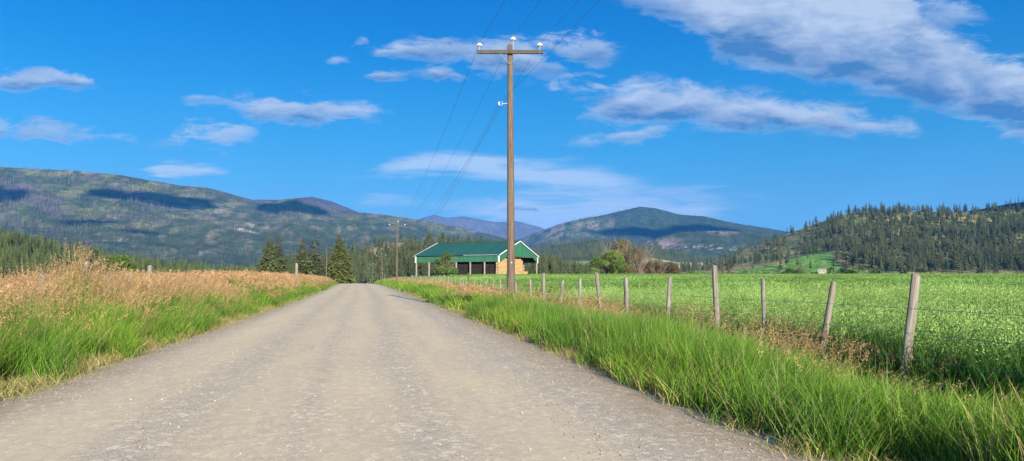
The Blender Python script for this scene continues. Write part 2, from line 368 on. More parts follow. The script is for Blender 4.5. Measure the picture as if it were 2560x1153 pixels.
# gravel road
def road_mat():
    m, t, b, o = newmat('gravel_road'); u = t.add('ShaderNodeUVMap'); u.uv_map = 'UVMap'
    sx = t.add('ShaderNodeSeparateXYZ'); t.l.new(u.outputs[0], sx.inputs[0]); lat = sx.outputs[0]; y = sx.outputs[1]
    uv = u.outputs[0]
    wander = t.math('MULTIPLY', t.math('SUBTRACT', t.noise(t.mapping(uv, sc=(.15, .05, 1)), 1, 3, .5), .5), 1.5)
    lw = t.math('ADD', lat, wander)
    tracks = None
    for c0, w in ((-2.55,.55),(-.95,.42),(.15,.42),(1.75,.55)):
        k = t.ramp(t.math('ABSOLUTE', t.math('SUBTRACT', lw, c0)), w*.35, w*1.7, 1, 0)
        tracks = k if tracks is None else t.math('MAXIMUM', tracks, k)
    blot = t.noise(t.mapping(uv, sc=(1.1, .28, 1)), 1, 5, .6, .4)
    smooth = t.math('MULTIPLY', tracks, t.ramp(blot, .3, .62, .45, 1.0))
    big = t.noise(t.mapping(uv, (4,0,0), sc=(.6,.12,1)), 1, 4, .55)
    tan = t.mix(t.ramp(big, .35, .65), (.62,.508,.332), (.57,.476,.322))
    grey = t.mix(t.ramp(t.noise(uv, 1.7, 4, .6), .35, .65), (.53,.448,.32), (.475,.408,.304))
    base = t.mix(smooth, grey, tan)
    edge = t.ramp(t.math('ADD', t.math('ABSOLUTE', t.math('ADD', lat, .12)), t.math('MULTIPLY', t.noise(uv, .9, 5, .65), 1.1)), 3.35, 4.3)
    base = t.mix(t.math('MULTIPLY', edge, .7), base, (.36,.28,.19))
    vo = t.add('ShaderNodeTexVoronoi'); t.l.new(uv, vo.inputs['Vector']); vo.inputs['Scale'].default_value = 64
    vo2 = t.add('ShaderNodeTexVoronoi'); t.l.new(uv, vo2.inputs['Vector']); vo2.inputs['Scale'].default_value = 17
    sc = t.add('ShaderNodeSeparateColor'); t.l.new(vo.outputs['Color'], sc.inputs[0])
    sc2 = t.add('ShaderNodeSeparateColor'); t.l.new(vo2.outputs['Color'], sc2.inputs[0])
    coarse = t.math('SUBTRACT', 1.0, t.math('MULTIPLY', smooth, .72))
    st = t.math('MULTIPLY', t.math('SUBTRACT', sc.outputs[0], .5), t.math('MULTIPLY', coarse, .50))
    st2 = t.math('MULTIPLY', t.math('SUBTRACT', t.ramp(sc2.outputs[1], .80, 1.0), .1), t.math('MULTIPLY', coarse, .40))
    fac = t.math('ADD', t.math('ADD', 1.0, st), st2)
    fl = t.noise(uv, 6, 6, .7); fac = t.math('MULTIPLY', fac, t.ramp(fl, .25, .75, .90, 1.10))
    s = t.add('ShaderNodeVectorMath'); s.operation = 'SCALE'; t.l.new(base, s.inputs[0]); t.l.new(fac, s.inputs['Scale'])
    t.l.new(s.outputs[0], b.inputs['Base Color']); b.inputs['Roughness'].default_value = .95; b.inputs['Specular IOR Level'].default_value = .06
    h = t.math('MULTIPLY', t.math('SUBTRACT', 1.0, vo.outputs['Distance']), coarse)
    h = t.math('ADD', h, t.math('MULTIPLY', t.noise(uv, 3, 6, .7), .7))
    bump(t, b, h, .42, .008)
    return m
M_road = road_mat()
def ground_mat():
    m, t, b, o = newmat('ground_soil_and_turf'); tcn = t.add('ShaderNodeTexCoord'); v = tcn.outputs['Object']
    ca = t.add('ShaderNodeAttribute'); ca.attribute_name = 'c'
    n1 = t.noise(v, .35, 6, .65); n2 = t.noise(v, 6, 5, .6)
    f = t.math('MULTIPLY', t.ramp(n1, .3, .7, .75, 1.25), t.ramp(n2, .3, .7, .7, 1.3))
    s = t.add('ShaderNodeVectorMath'); s.operation = 'SCALE'; t.l.new(ca.outputs['Color'], s.inputs[0]); t.l.new(f, s.inputs['Scale'])
    t.l.new(s.outputs[0], b.inputs['Base Color']); b.inputs['Roughness'].default_value = .95
    bump(t, b, n2, .5, .05)
    return m
M_ground = ground_mat()
def hill_mat(name, sc):
    m, t, b, o = newmat(name); tcn = t.add('ShaderNodeTexCoord'); v = tcn.outputs['Object']
    ca = t.add('ShaderNodeAttribute'); ca.attribute_name = 'c'
    n1 = t.noise(v, .02*sc, 7, .7); n2 = t.noise(v, .12*sc, 4, .6)
    f = t.math('MULTIPLY', t.ramp(n1, .32, .68, .6, 1.4), t.ramp(n2, .35, .65, .7, 1.3))
    s = t.add('ShaderNodeVectorMath'); s.operation = 'SCALE'; t.l.new(ca.outputs['Color'], s.inputs[0]); t.l.new(f, s.inputs['Scale'])
    t.l.new(s.outputs[0], b.inputs['Base Color']); b.inputs['Roughness'].default_value = .95; b.inputs['Specular IOR Level'].default_value = .1
    bump(t, b, n1, 1.0, 12/sc)
    return m
M_mount = hill_mat('mountain_cover', 1.0); M_hill = hill_mat('hill_cover', 3.0)

# ------------------------------------------------------------------ ground sheet
def build_ground():
    az = np.concatenate([np.linspace(-180, -45, 40)[:-1], np.linspace(-45, 62, 330), np.linspace(62, 180, 36)[1:-1]])
    az = np.radians(az)
    r = np.concatenate([[0.0], np.geomspace(.6, 400, 190), np.geomspace(430, 16000, 30)])
    A, R = np.meshgrid(az, r, indexing='ij'); X = R*np.sin(A); Y = R*np.cos(A); Z = gz(X, Y)
    na, nr = A.shape
    i = np.arange(na)[:, None]; j = np.arange(nr-1)[None, :]; i2 = (i+1) % na
    Q = np.stack([i*nr+j, i2*nr+j, i2*nr+j+1, i*nr+j+1], -1).reshape(-1, 4)
    lat = X-xroad(Y); n = fbm(X*.05, Y*.05, 4, 3)[..., None]
    c = np.array([.055,.085,.028])*(1-n)+np.array([.10,.11,.04])*n
    soil = (np.exp(-((np.abs(lat)-HALF-.1)/.5)**2))[..., None]
    c = c*(1-soil)+np.array([.17,.13,.085])*soil
    far = sstep(200, 300, R)[..., None]
    c = c*(1-far)+np.array([.09,.13,.045])*far
    me = mesh('ground', np.stack([X, Y, Z], -1).reshape(-1, 3), Q[:, ::-1], [M_ground], smooth=True, cols=c.reshape(-1, 3))
    tag(link('ground', me), 'green farmland ground of the valley', kind='structure')
build_ground()
def build_road():
    ys = np.concatenate([np.arange(-14, 60, .5), np.arange(60, 330, 2.0)])
    lt = np.concatenate([[-4.45,-4.15], np.linspace(-3.9, 3.9, 25), [4.15,4.45]])
    Yg, L = np.meshgrid(ys, lt, indexing='ij')
    wv = (fbm(Yg*.6, L*0+np.sign(L)*9, 3, 11)-.5)*.55*(np.abs(L) > 3.8)
    X = xroad(Yg)+L+wv*np.sign(L)
    Z = zdip(Yg)+.06*(1-(L/3.9)**2)+.006*np.cos((L+.4)*2*math.pi/1.35)+.02*(fbm(L*1.3, Yg*.25, 3, 2)-.5)
    Z = np.where(np.abs(L) > 4.3, Z-.14, Z)
    n, k = X.shape; i = np.arange(n-1)[:, None]; j = np.arange(k-1)[None, :]
    Q = np.stack([i*k+j, i*k+j+1, (i+1)*k+j+1, (i+1)*k+j], -1).reshape(-1, 4)
    me = mesh('gravel_road', np.stack([X, Yg, Z], -1).reshape(-1, 3), Q, [M_road], smooth=True)
    uvl = me.uv_layers.new(name='UVMap'); li = Q.ravel()
    uv = np.stack([L.ravel()[li], Yg.ravel()[li]], -1).astype(np.float32); uvl.data.foreach_set('uv', uv.ravel())
    tag(link('road', me), 'pale gravel road running straight to a low crest', kind='structure')
build_road()

# ------------------------------------------------------------------ hills and mountains as real slopes at their distances
def lerp_pts(pts, x):
    p = np.array(pts, float); return np.interp(x, p[:, 0], p[:, 1])
class Slope:
    def __init__(s, name, ridge, foot, D0, D1, px0, px1, step, rows, gexp, relief, rsc, colour, mat, label, back=.35, seed=0, kind='structure', jag=0, tilt=0):
        px = np.arange(px0, px1+step, step); v = np.linspace(0, 1, rows)
        PX, Vv = np.meshgrid(px, v, indexing='ij')
        y1 = lerp_pts(ridge, PX); y0 = lerp_pts(foot, PX) if isinstance(foot, list) else np.full_like(PX, foot)
        D = D0+(D1-D0)*Vv
        PY = y0+(y1-y0)*Vv**gexp
        pts = P(PX, PY, D)
        n = fbm(pts[..., 0]/rsc, pts[..., 1]/rsc, 5, seed)-.5
        n2 = np.abs(fbm(pts[..., 0]/(rsc*1.7)+5, pts[..., 1]/(rsc*1.7), 4, seed+9)-.5)*2
        pts[..., 2] += relief*(n*1.2-n2*.5)*np.sin(np.pi*np.clip(Vv, 0, 1))**.7*np.minimum(1, .3+Vv) + jag*(fbm(pts[..., 0]/(rsc*.25), pts[..., 1]/(rsc*.25), 3, seed+3)-.5)*Vv
        s.G = pts; s.px = px; s.rows = rows
        # far side
        bk = []
        for k in range(1, 6):
            q = P(px, y1[:, -1], D1*(1+.06*k)); q[:, 2] = pts[:, -1, 2]*(1-back*k/5)-(k*2)
            bk.append(q)
        full = np.concatenate([pts, np.stack(bk, 1)], 1)
        nn, k = full.shape[:2]; i = np.arange(nn-1)[:, None]; j = np.arange(k-1)[None, :]
        Q = np.stack([i*k+j, (i+1)*k+j, (i+1)*k+j+1, i*k+j+1], -1).reshape(-1, 4)
        s.PY = PY
        c = colour(PX, PY, pts); c = np.concatenate([c, np.repeat(c[:, -1:], 5, 1)], 1)
        me = mesh(name, full.reshape(-1, 3), Q, [mat], smooth=True, cols=c.reshape(-1, 3))
        s.o = tag(link(name, me), label, kind=kind)
    def sample(s, n, vlo=0, vhi=1, r=rng, pxr=None):
        a = (s.px[0], s.px[-1]) if pxr is None else pxr
        fi = (a[0]+(a[1]-a[0])*r.random(n)-s.px[0])/(s.px[1]-s.px[0]); fi = np.clip(fi, 0, len(s.px)-1.001)
        fj = np.clip((vlo+(vhi-vlo)*r.random(n))*(s.rows-1), 0, s.rows-1.001)
        i = fi.astype(int); j = fj.astype(int); a = (fi-i)[:, None]; b = (fj-j)[:, None]
        p = (s.G[i, j]*(1-a)*(1-b)+s.G[i+1, j]*a*(1-b)+s.G[i, j+1]*(1-a)*b+s.G[i+1, j+1]*a*b)
        a = a[:, 0]; b = b[:, 0]
        py = s.PY[i, j]*(1-a)*(1-b)+s.PY[i+1, j]*a*(1-b)+s.PY[i, j+1]*(1-a)*b+s.PY[i+1, j+1]*a*b
        return p, s.px[0]+fi*(s.px[1]-s.px[0]), py
def blob(PX, PY, x, y, w, h): return np.exp(-(((PX-x)/w)**2+((PY-y)/h)**2))
def mixc(c, col, f): f = np.clip(f, 0, 1)[..., None]; return c*(1-f)+np.array(col)*f
FG = (.045,.068,.03)
def col_left(PX, PY, p):
    n = fbm(PX/55, PY/14, 5, 21); n2 = fbm(PX/24, PY/8, 4, 22)
    c = np.zeros(PX.shape+(3,))+np.array((.046,.066,.028))
    c = mixc(c, (.135,.15,.045), sstep(.50, .66, n)*.85*sstep(600, 560, PY))
    c = mixc(c, (.10,.085,.09), sstep(.5, .64, fbm(PX/70+9, PY/20, 4, 23))*.8*sstep(560, 480, PY))
    c = mixc(c, (.20,.17,.11), sstep(.56, .70, n2)*.5)
    c = mixc(c, (.42,.37,.31), sstep(.50, .60, fbm(PX/14, PY/3.5, 3, 24))*(blob(PX, PY, 590, 577, 70, 14)+blob(PX, PY, 470, 632, 150, 7)+blob(PX, PY, 290, 602, 90, 5)+blob(PX, PY, 500, 510, 60, 8)+.5*blob(PX, PY, 200, 425, 120, 10)))
    c = mixc(c, FG, sstep(590, 640, PY)*.6)
    return c
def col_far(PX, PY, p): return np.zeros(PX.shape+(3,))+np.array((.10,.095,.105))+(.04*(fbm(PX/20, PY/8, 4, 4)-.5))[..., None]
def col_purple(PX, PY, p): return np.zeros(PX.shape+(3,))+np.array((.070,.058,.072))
def col_peak(PX, PY, p):
    c = np.zeros(PX.shape+(3,))+np.array((.036,.060,.034))
    n = fbm(PX/18, PY/10, 4, 31)
    c = mixc(c, (.23,.185,.15), sstep(.47, .60, n)*np.clip(blob(PX, PY, 1400, 580, 110, 34)+.9*blob(PX, PY, 1330, 590, 80, 18)+.7*blob(PX, PY, 1480, 555, 60, 14), 0, 1))
    c = mixc(c, (.13,.15,.06), sstep(.5, .62, fbm(PX/30, PY/9, 4, 33))*.6*sstep(1560, 1450, PX))
    return c
def col_bluff(PX, PY, p):
    c = np.zeros(PX.shape+(3,))+np.array((.038,.060,.034)); n = fbm(PX/16, PY/7, 4, 41)
    c = mixc(c, (.25,.19,.165), sstep(.36, .5, n)*np.clip(1.3*blob(PX, PY, 1655, 608, 50, 13)+blob(PX, PY, 1800, 578, 40, 6), 0, 1))
    c = mixc(c, (.45,.40,.34), sstep(.6, .68, fbm(PX/7, PY/4, 3, 43))*np.clip(blob(PX, PY, 1720, 616, 60, 8)+blob(PX, PY, 1790, 612, 50, 8), 0, 1))
    return c
def col_mid(PX, PY, p):
    c = np.zeros(PX.shape+(3,))+np.array((.05,.075,.032)); n = fbm(PX/26, PY/9, 4, 51)
    c = mixc(c, (.17,.17,.06), sstep(.58, .68, n)*.8)
    c = mixc(c, (.30,.36,.13), sstep(653, 658, PY)*(PX > 1380)*(PX < 1720))
    c = mixc(c, (.36,.36,.24), sstep(653, 658, PY)*(PX > 1590)*(PX < 1850))
    return c
def col_centre(PX, PY, p):
    c = np.zeros(PX.shape+(3,))+np.array((.07,.085,.035)); n = fbm(PX/16, PY/10, 4, 61)
    c = mixc(c, (.30,.235,.16), sstep(.42, .55, n)*np.clip(blob(PX, PY, 930, 625, 30, 14)+blob(PX, PY, 985, 615, 30, 10)+blob(PX, PY, 1045, 612, 25, 8), 0, 1))
    return c
def col_nearleft(PX, PY, p):
    c = np.zeros(PX.shape+(3,))+np.array((.075,.105,.035)); n = fbm(PX/30, PY/10, 4, 71)
    return mixc(c, (.22,.19,.09), sstep(.6, .7, n)*.8)
def col_right(PX, PY, p):
    c = np.zeros(PX.shape+(3,))+np.array((.27,.25,.10)); n = fbm(PX/24, PY/12, 5, 81)
    c = mixc(c, (.17,.20,.065), sstep(.45, .6, n))
    c = mixc(c, (.27,.19,.11), sstep(.54, .64, fbm(PX/28+4, PY/14, 4, 82))*.55)
    top = np.interp(PX, [1840,1900,1962,1984,2078,2090,2120,2200], [676,671,664,639,637,656,670,674])
    past = sstep(top-3, top+3, PY)*sstep(1835, 1850, PX)*sstep(2230, 2170, PX)
    c = mixc(c, (.14,.28,.05), past)
    c = mixc(c, (.30,.20,.12), blob(PX, PY, 1822, 661, 26, 6)*1.5)
    return c
def col_dark(PX, PY, p): return np.zeros(PX.shape+(3,))+np.array((.035,.05,.028))

S_left = Slope('mountain', [(-500,420),(-200,414),(0,418),(100,423),(200,428),(300,438),(380,452),(450,464),(520,470),(560,480),(600,492),(650,504),(690,503),(720,497),(745,499),(790,514),(860,527),(960,537),(1060,552),(1140,567),(1200,581),(1260,596),(1330,622),(1420,660),(1600,690)], 693,
   2300, 5000, -500, 1560, 5, 90, .85, 150, 420, col_left, M_mount, 'long half-burnt forested ridge on the left', seed=1)
S_purple = Slope('mountain', [(560,520),(640,499),(700,500),(780,492),(830,504),(880,524),(960,560)], 640, 5200, 6500, 540, 980, 6, 14, 1, 30, 500, col_purple, M_mount, 'purplish crest showing behind the long left ridge', seed=2)
S_far = Slope('mountain', [(980,575),(1050,547),(1085,537),(1115,545),(1160,541),(1200,549),(1240,556),(1290,553),(1350,568),(1420,600)], 660, 8200, 10500, 960, 1440, 5, 22, 1, 120, 900, col_far, M_mount, 'faint blue far peaks between the ridges', seed=3)
S_peak = Slope('mountain', [(1200,620),(1300,600),(1340,582),(1400,560),(1450,548),(1500,540),(1560,526),(1600,517),(1640,521),(1700,537),(1760,541),(1830,557),(1920,571),(2050,594),(2200,625),(2400,670)], 690,
   3600, 6200, 1180, 2420, 5, 70, .8, 190, 600, col_peak, M_mount, 'broad blue-green mountain with a rounded summit', seed=4)
S_bluff = Slope('hill', [(1480,680),(1560,630),(1620,602),(1650,592),(1700,580),(1800,577),(1900,580),(2000,590),(2100,620),(2250,680)], 690,
   3000, 3700, 1470, 2260, 5, 34, .8, 70, 260, col_bluff, M_mount, 'bluff with a bare pinkish rock face below the mountain', seed=5)
S_mid = Slope('hill', [(1180,660),(1280,632),(1340,620),(1430,607),(1500,599),(1560,607),(1640,618),(1720,640),(1800,655),(1960,675)], 690,
   1000, 2300, 1180, 1980, 5, 44, .75, 40, 200, col_mid, M_mount, 'dark forested hill behind the bare bush', seed=6)
S_centre = Slope('hill', [(700,660),(800,650),(860,634),(900,622),(935,612),(980,606),(1040,605),(1100,604),(1180,606),(1250,614),(1300,630),(1350,652),(1400,668),(1500,688)], 712,
   420, 860, 700, 1500, 4, 40, .8, 10, 90, col_centre, M_hill, 'pine-covered hill with rock outcrops behind the barn', seed=7)
S_nearl = Slope('hill', [(-500,540),(-200,560),(0,585),(60,598),(150,618),(240,638),(330,652),(400,664),(480,672),(640,679),(760,690)], 730,
   360, 720, -500, 780, 4, 40, .8, 9, 80, col_nearleft, M_hill, 'low forested hillside at the left beyond the verge', seed=8)
S_right = Slope('hill', [(1640,690),(1700,680),(1760,664),(1850,626),(1920,604),(1990,577),(2050,556),(2100,538),(2160,530),(2200,529),(2300,529),(2400,531),(2480,528),(2560,524),(2700,515),(3100,500)], 688,
   900, 1550, 1640, 3100, 4, 60, .9, 22, 150, col_right, M_hill, 'pine-dotted hill with tan slopes on the right', seed=9)
S_dark = Slope('hill', [(2200,580),(2400,532),(2460,522),(2520,510),(2560,505),(2700,490),(3100,470)], 640, 1900, 2400, 2200, 3100, 6, 20, 1, 20, 150, col_dark, M_hill, 'dark wooded crest behind the right hill', seed=10)

# ------------------------------------------------------------------ trees
def conifer(h, r, tiers, per, seed, lod=1, base=.12, droop=.35, shape=1.0, col=(1,1,1), ragged=.35, twig=0):
    """returns (trunk MB, crown MB): whorls of drooping sprays; uneven outline with gaps"""
    q = np.random.default_rng(seed); tr = MB(); cr = MB()
    n = 8 if lod > 1 else 5
    tr.tube([(0,0,-.8), (0,0,h*.4), (0,0,h*.98)], [h*.018, h*.011, h*.002], n=n)
    gap = q.random(24)
    for i in range(tiers):
        f = (i+q.random()*.7)/tiers; z = h*(base+(1-base)*f)
        rr = r*((1-f)**shape)*(.8+.3*q.random())+r*.03
        if f < .12: rr *= .65+f*3
        k = max(3, int(per*(.45+.55*(1-f))))
        a0 = q.random()*6.28
        for j in range(k):
            a = a0+j*6.283/k+(q.random()-.5)*.7
            L = rr*(1-ragged+2*ragged*q.random()*(.6+.6*gap[int(a*3.8) % 24]))
            d = np.array((math.cos(a), math.sin(a), 0)); s = np.array((-d[1], d[0], 0))
            dr = -droop*L*(.6+.8*q.random()); w = L*(.20+.18*q.random())
            shade = .75+.5*q.random()
            c = np.array(col)*shade
            root = np.array((0, 0, z))
            if twig == 0:
                m = root+d*L*.55+np.array((0,0,dr*.35+L*.06)); t = root+d*L+np.array((0,0,dr))
                th = np.array((0,0,L*.14+h*.006))
                cr.add([root, m+s*w, t, m-s*w, m+th, m-th*1.5], None, [(0,1,4),(1,2,4),(2,3,4),(3,0,4),(0,5,1),(1,5,2),(2,5,3),(3,5,0)], c)
            else:
                m = root+d*L*.5+np.array((0,0,dr*.3+L*.07)); t = root+d*L+np.array((0,0,dr))
                tr.tube([root, m, t], [h*.0028, h*.002, h*.0006], n=3, cap=False)
                nt = twig
                for e in range(nt):
                    g_ = .18+.82*(e+q.random())/nt
                    pc = root*(1-g_)**2+2*m*g_*(1-g_)+t*g_**2 if False else (root+(m-root)*g_*2 if g_ < .5 else m+(t-m)*(g_*2-1))
                    wd = L*(.30*(1-g_)+.13)*(.6+.8*q.random())*1.2; sd_ = 1 if e % 2 else -1
                    ax = (d*.55+s*sd_*(.55+.5*q.random())+np.array((0,0,(q.random()-.62)*.5))); ax /= np.linalg.norm(ax)
                    up = np.array((q.random()-.5, q.random()-.5, .5+q.random())); nn_ = np.cross(ax, up); nn_ /= np.linalg.norm(nn_)
                    tip = pc+ax*wd+np.array((0,0,-wd*.25)); mid = pc+ax*wd*.5; w2 = wd*.30
                    cr.add([pc, mid+nn_*w2, tip, mid-nn_*w2], [(0,1,2,3)], None, c*(.8+.4*q.random()))
    return tr, cr
def two_mat_mesh(name, tr, cr, mats):
    V = np.concatenate(tr.V+cr.V); C = np.concatenate([np.full((tr.n, 3), 1.0)*np.array((1.6,1.1,.85)), np.concatenate(cr.C)])
    Fs = []; fm = []
    for mb, off, mi in ((tr, 0, 0), (cr, tr.n, 1)):
        for L in (mb.Q, mb.T):
            if L:
                f = np.concatenate(L)+off; Fs.append(f); fm += [mi]*len(f)
    return mesh(name, V, Fs, mats, fm, False, C)
def snag(h, seed):
    q = np.random.default_rng(seed); tr = MB(); cr = MB()
    cr.tube([(0,0,-1), (.2,0,h)], [h*.016, h*.004], n=4, c=(1,1,1))
    for k in range(9):
        z = h*(.3+.65*q.random()); a = q.random()*6.28; L = h*.09*(1.2-z/h)*(1+q.random())
        cr.tube([(0,0,z), (math.cos(a)*L, math.sin(a)*L, z+L*.2)], [h*.005, h*.002], n=3, cap=False, c=(1,1,1))
    return cr
PROTO = {}
def proto(name, me):
    o = bpy.data.objects.new('src_'+name, me); PROTO[name] = o; return o
specs = [  # name, h, r, tiers, per, base, droop, shape
 ('fir0', 16, 3.1, 17, 8, .08, .40, .95), ('fir1', 18, 2.9, 18, 8, .12, .45, .85), ('fir2', 13, 2.9, 14, 8, .05, .35, 1.0),
 ('pine0', 17, 2.7, 14, 7, .28, .12, .50), ('pine1', 15, 3.1, 12, 7, .32, .05, .45), ('pine2', 19, 2.9, 15, 7, .22, .18, .6)]
TREE_H = {}
tm = {}
for k, (nm, h, r, ti, pe, ba, dr, sh) in enumerate(specs):
    tr, cr = conifer(h, r, ti, pe, 100+k, 1, ba, dr, sh)
    proto(nm, two_mat_mesh(nm, tr, cr, [M_leafI, M_leafI])); TREE_H[nm] = h
    tm[nm] = (tr, cr)
for k in range(3):
    tr, cr = conifer(14+2*k, 2.2+.2*k, 7, 5, 200+k, 1, .1, .35, .8)
    proto('far%d' % k, two_mat_mesh('far%d' % k, tr, cr, [M_leafI, M_leafI])); TREE_H['far%d' % k] = 14+2*k
for k in range(2):
    proto('snag%d' % k, snag(15+3*k, 300+k).me('snag%d' % k, [M_leafI], cols=True))

def gn_scatter(name, pts, protos, idx, scale, rot, tint, mods=None):
    me = bpy.data.meshes.new(name); n = len(pts); me.vertices.add(n); me.vertices.foreach_set('co', np.asarray(pts, np.float32).ravel())
    def att(nm, typ, arr, key='value'):
        a = me.attributes.new(nm, typ, 'POINT'); a.data.foreach_set(key, np.asarray(arr).ravel())
    att('idx', 'INT', np.asarray(idx, np.int32)); att('scl', 'FLOAT_VECTOR', np.asarray(scale, np.float32), 'vector')
    att('rot', 'FLOAT_VECTOR', np.asarray(rot, np.float32), 'vector'); att('tint', 'FLOAT_VECTOR', np.asarray(tint, np.float32), 'vector')
    o = link(name, me)
    ng = bpy.data.node_groups.new(name+'_scatter', 'GeometryNodeTree')
    ng.interface.new_socket('Geometry', in_out='INPUT', socket_type='NodeSocketGeometry'); ng.interface.new_socket('Geometry', in_out='OUTPUT', socket_type='NodeSocketGeometry')
    N = ng.nodes; L = ng.links; gi = N.new('NodeGroupInput'); go = N.new('NodeGroupOutput')
    jn = N.new('GeometryNodeJoinGeometry')
    for p in reversed(protos):                # the join hands the first link in last
        oi = N.new('GeometryNodeObjectInfo'); oi.inputs[0].default_value = PROTO[p]; oi.inputs['As Instance'].default_value = True
        L.new(oi.outputs['Geometry'], jn.inputs[0])
    iop = N.new('GeometryNodeInstanceOnPoints'); iop.inputs['Pick Instance'].default_value = True
    def na(nm, dt):
        a = N.new('GeometryNodeInputNamedAttribute'); a.data_type = dt; a.inputs[0].default_value = nm; return a.outputs[0]
    L.new(gi.outputs[0], iop.inputs['Points']); L.new(jn.outputs[0], iop.inputs['Instance'])
    L.new(na('idx', 'INT'), iop.inputs['Instance Index']); L.new(na('scl', 'FLOAT_VECTOR'), iop.inputs['Scale'])
    L.new(na('rot', 'FLOAT_VECTOR'), iop.inputs['Rotation']); L.new(iop.outputs[0], go.inputs[0])
    md = o.modifiers.new('scatter', 'NODES'); md.node_group = ng
    return o

# every wooded slope gives candidate trees: (pos, proto name, scale, tint, area)
cand = []
def woods(S, n, dens, kinds, sc, tintf, area, vlo=0, vhi=1, r=None, pxr=None):
    r = r or rng
    p, px, py = S.sample(n, vlo, vhi, r, pxr)
    keep = r.random(n) < dens(px, py, p); p = p[keep]; px = px[keep]; py = py[keep]
    s = sc[0]+(sc[1]-sc[0])*r.random(len(p))**1.3
    t = tintf(px, py, len(p), r)
    k = r.integers(0, len(kinds), len(p))
    for i in range(len(p)): cand.append((p[i], kinds[k[i]], s[i], t[i], area))
def tint(base, var=.25):
    def f(px, py, n, r):
        b = np.array(base)*(1+var*(r.random((n, 1))*2-1)); b[:, 0] *= 1+.3*(r.random(n)-.35); return b
    return f
FIRS = ['fir0', 'fir1', 'fir2', 'pine2']; PINES = ['pine0', 'pine1', 'pine2', 'pine0']; FARS = ['far0', 'far1', 'far2']
def d_right(px, py, p):
    n = fbm(px/26, py/16, 4, 83)
    openl = sstep(2230, 1980, px)                       # bare shoulder on the left end
    d = .88*sstep(.36, .54, n+.16*(1-openl)) * (1-.74*openl*sstep(2150, 1960, px))
    top = np.interp(px, [1840,1900,1962,1984,2078,2090,2120,2200], [676,671,664,639,637,656,670,674])
    past = (px > 1838) & (px < 2190) & (py > top-2)
    return np.where(past, np.where(py > 670, .06, .01), np.clip(d, .07, 1))
woods(S_right, 6800, d_right, PINES+['fir1'], (.66, 1.20), tint((.052,.072,.026), .42), 'right', .02, 1)
woods(S_centre, 2200, lambda px, py, p: np.clip(.95-1.1*blob(px, py, 930, 628, 26, 12)-.8*blob(px, py, 985, 616, 26, 8)-.7*blob(px, py, 1045, 612, 25, 7), .05, 1), FIRS+PINES, (.42, .78), tint((.055,.078,.028), .42), 'centre', .02, 1)
woods(S_nearl, 5600, lambda px, py, p: sstep(.25, .45, fbm(px/30, py/10, 3, 91))*.95+.0*px, FIRS, (.26, .60), tint((.06,.092,.028), .42), 'left', .12, 1)
woods(S_mid, 7000, lambda px, py, p: np.where((py > 650) & (px > 1390), .03, .95), FARS, (.7, 1.3), tint((.05,.078,.034)), 'mid')
woods(S_dark, 1200, lambda px, py, p: .95+0*px, FARS, (.9, 1.6), tint((.035,.052,.03)), 'dark', .2)
woods(S_bluff, 5000, lambda px, py, p: np.clip(.95-blob(px, py, 1655, 608, 52, 12)*1.1, .04, 1), FARS, (.6, 1.1), tint((.045,.072,.036)), 'mount')
woods(S_peak, 24000, lambda px, py, p: np.clip(1-.75*(blob(px, py, 1390, 580, 110, 30)), .1, 1)*(py < 668), FARS, (.9, 1.7), tint((.034,.056,.032)), 'mount')
woods(S_left, 42000, lambda px, py, p: (sstep(.66, .42, fbm(px/45, py/13, 4, 25))*.9+.1)*np.where(py > 560, 1.0, .65), FARS, (.6, 1.5), tint((.042,.062,.028), .4), 'mount')
def tint_snag(px, py, n, r):
    b = np.array((.14,.12,.13))*(1+.5*(r.random((n, 1))-.5)); return b
snags = []
woods(S_left, 34000, lambda px, py, p: sstep(.36, .58, fbm(px/70+9, py/20, 4, 23))*sstep(600, 500, py)*.95+.9*(py < lerp_pts([(0,424),(300,444),(600,498),(900,538),(1200,590)], px)), ['snag0', 'snag1'], (.7, 1.9), tint_snag, 'snag')
# level ground woods: valley-floor trees at the far edge of the field
def row(n, px0, px1, D0, D1, kinds, sc, base, area, zoff=0.0, r=rng, var=.2):
    px = px0+(px1-px0)*r.random(n); D = D0+(D1-D0)*r.random(n)
    pp = P(px, 690, D); pp[:, 2] = gz(pp[:, 0], pp[:, 1])+zoff
    t = tint(base, var)(px, px, n, r)
    for i in range(n): cand.append((pp[i], kinds[r.integers(len(kinds))], sc[0]+(sc[1]-sc[0])*r.random(), t[i], area))
row(120, 2180, 2760, 380, 520, ['pine1', 'pine0', 'fir0'], (.62, .98), (.036,.055,.03), 'row')
row(80, 1640, 1960, 400, 540, ['pine1', 'fir2', 'fir0'], (.75, 1.15), (.055,.082,.038), 'row')
row(34, 1960, 2220, 420, 520, ['pine1', 'fir2', 'fir0'], (.6, 1.05), (.055,.08,.038), 'row')
row(34, 1330, 1500, 400, 560, ['fir2', 'fir0', 'pine1'], (.5, .95), (.055,.085,.038), 'row')
row(190, 880, 1400, 330, 460, FIRS+PINES, (.5, .82), (.06,.088,.04), 'centre')
row(170, 430, 900, 420, 760, FIRS, (.42, .8), (.058,.088,.042), 'left', -2)
row(120, -200, 420, 290, 390, FIRS+['pine1'], (.30, .52), (.07,.11,.035), 'left', -4)

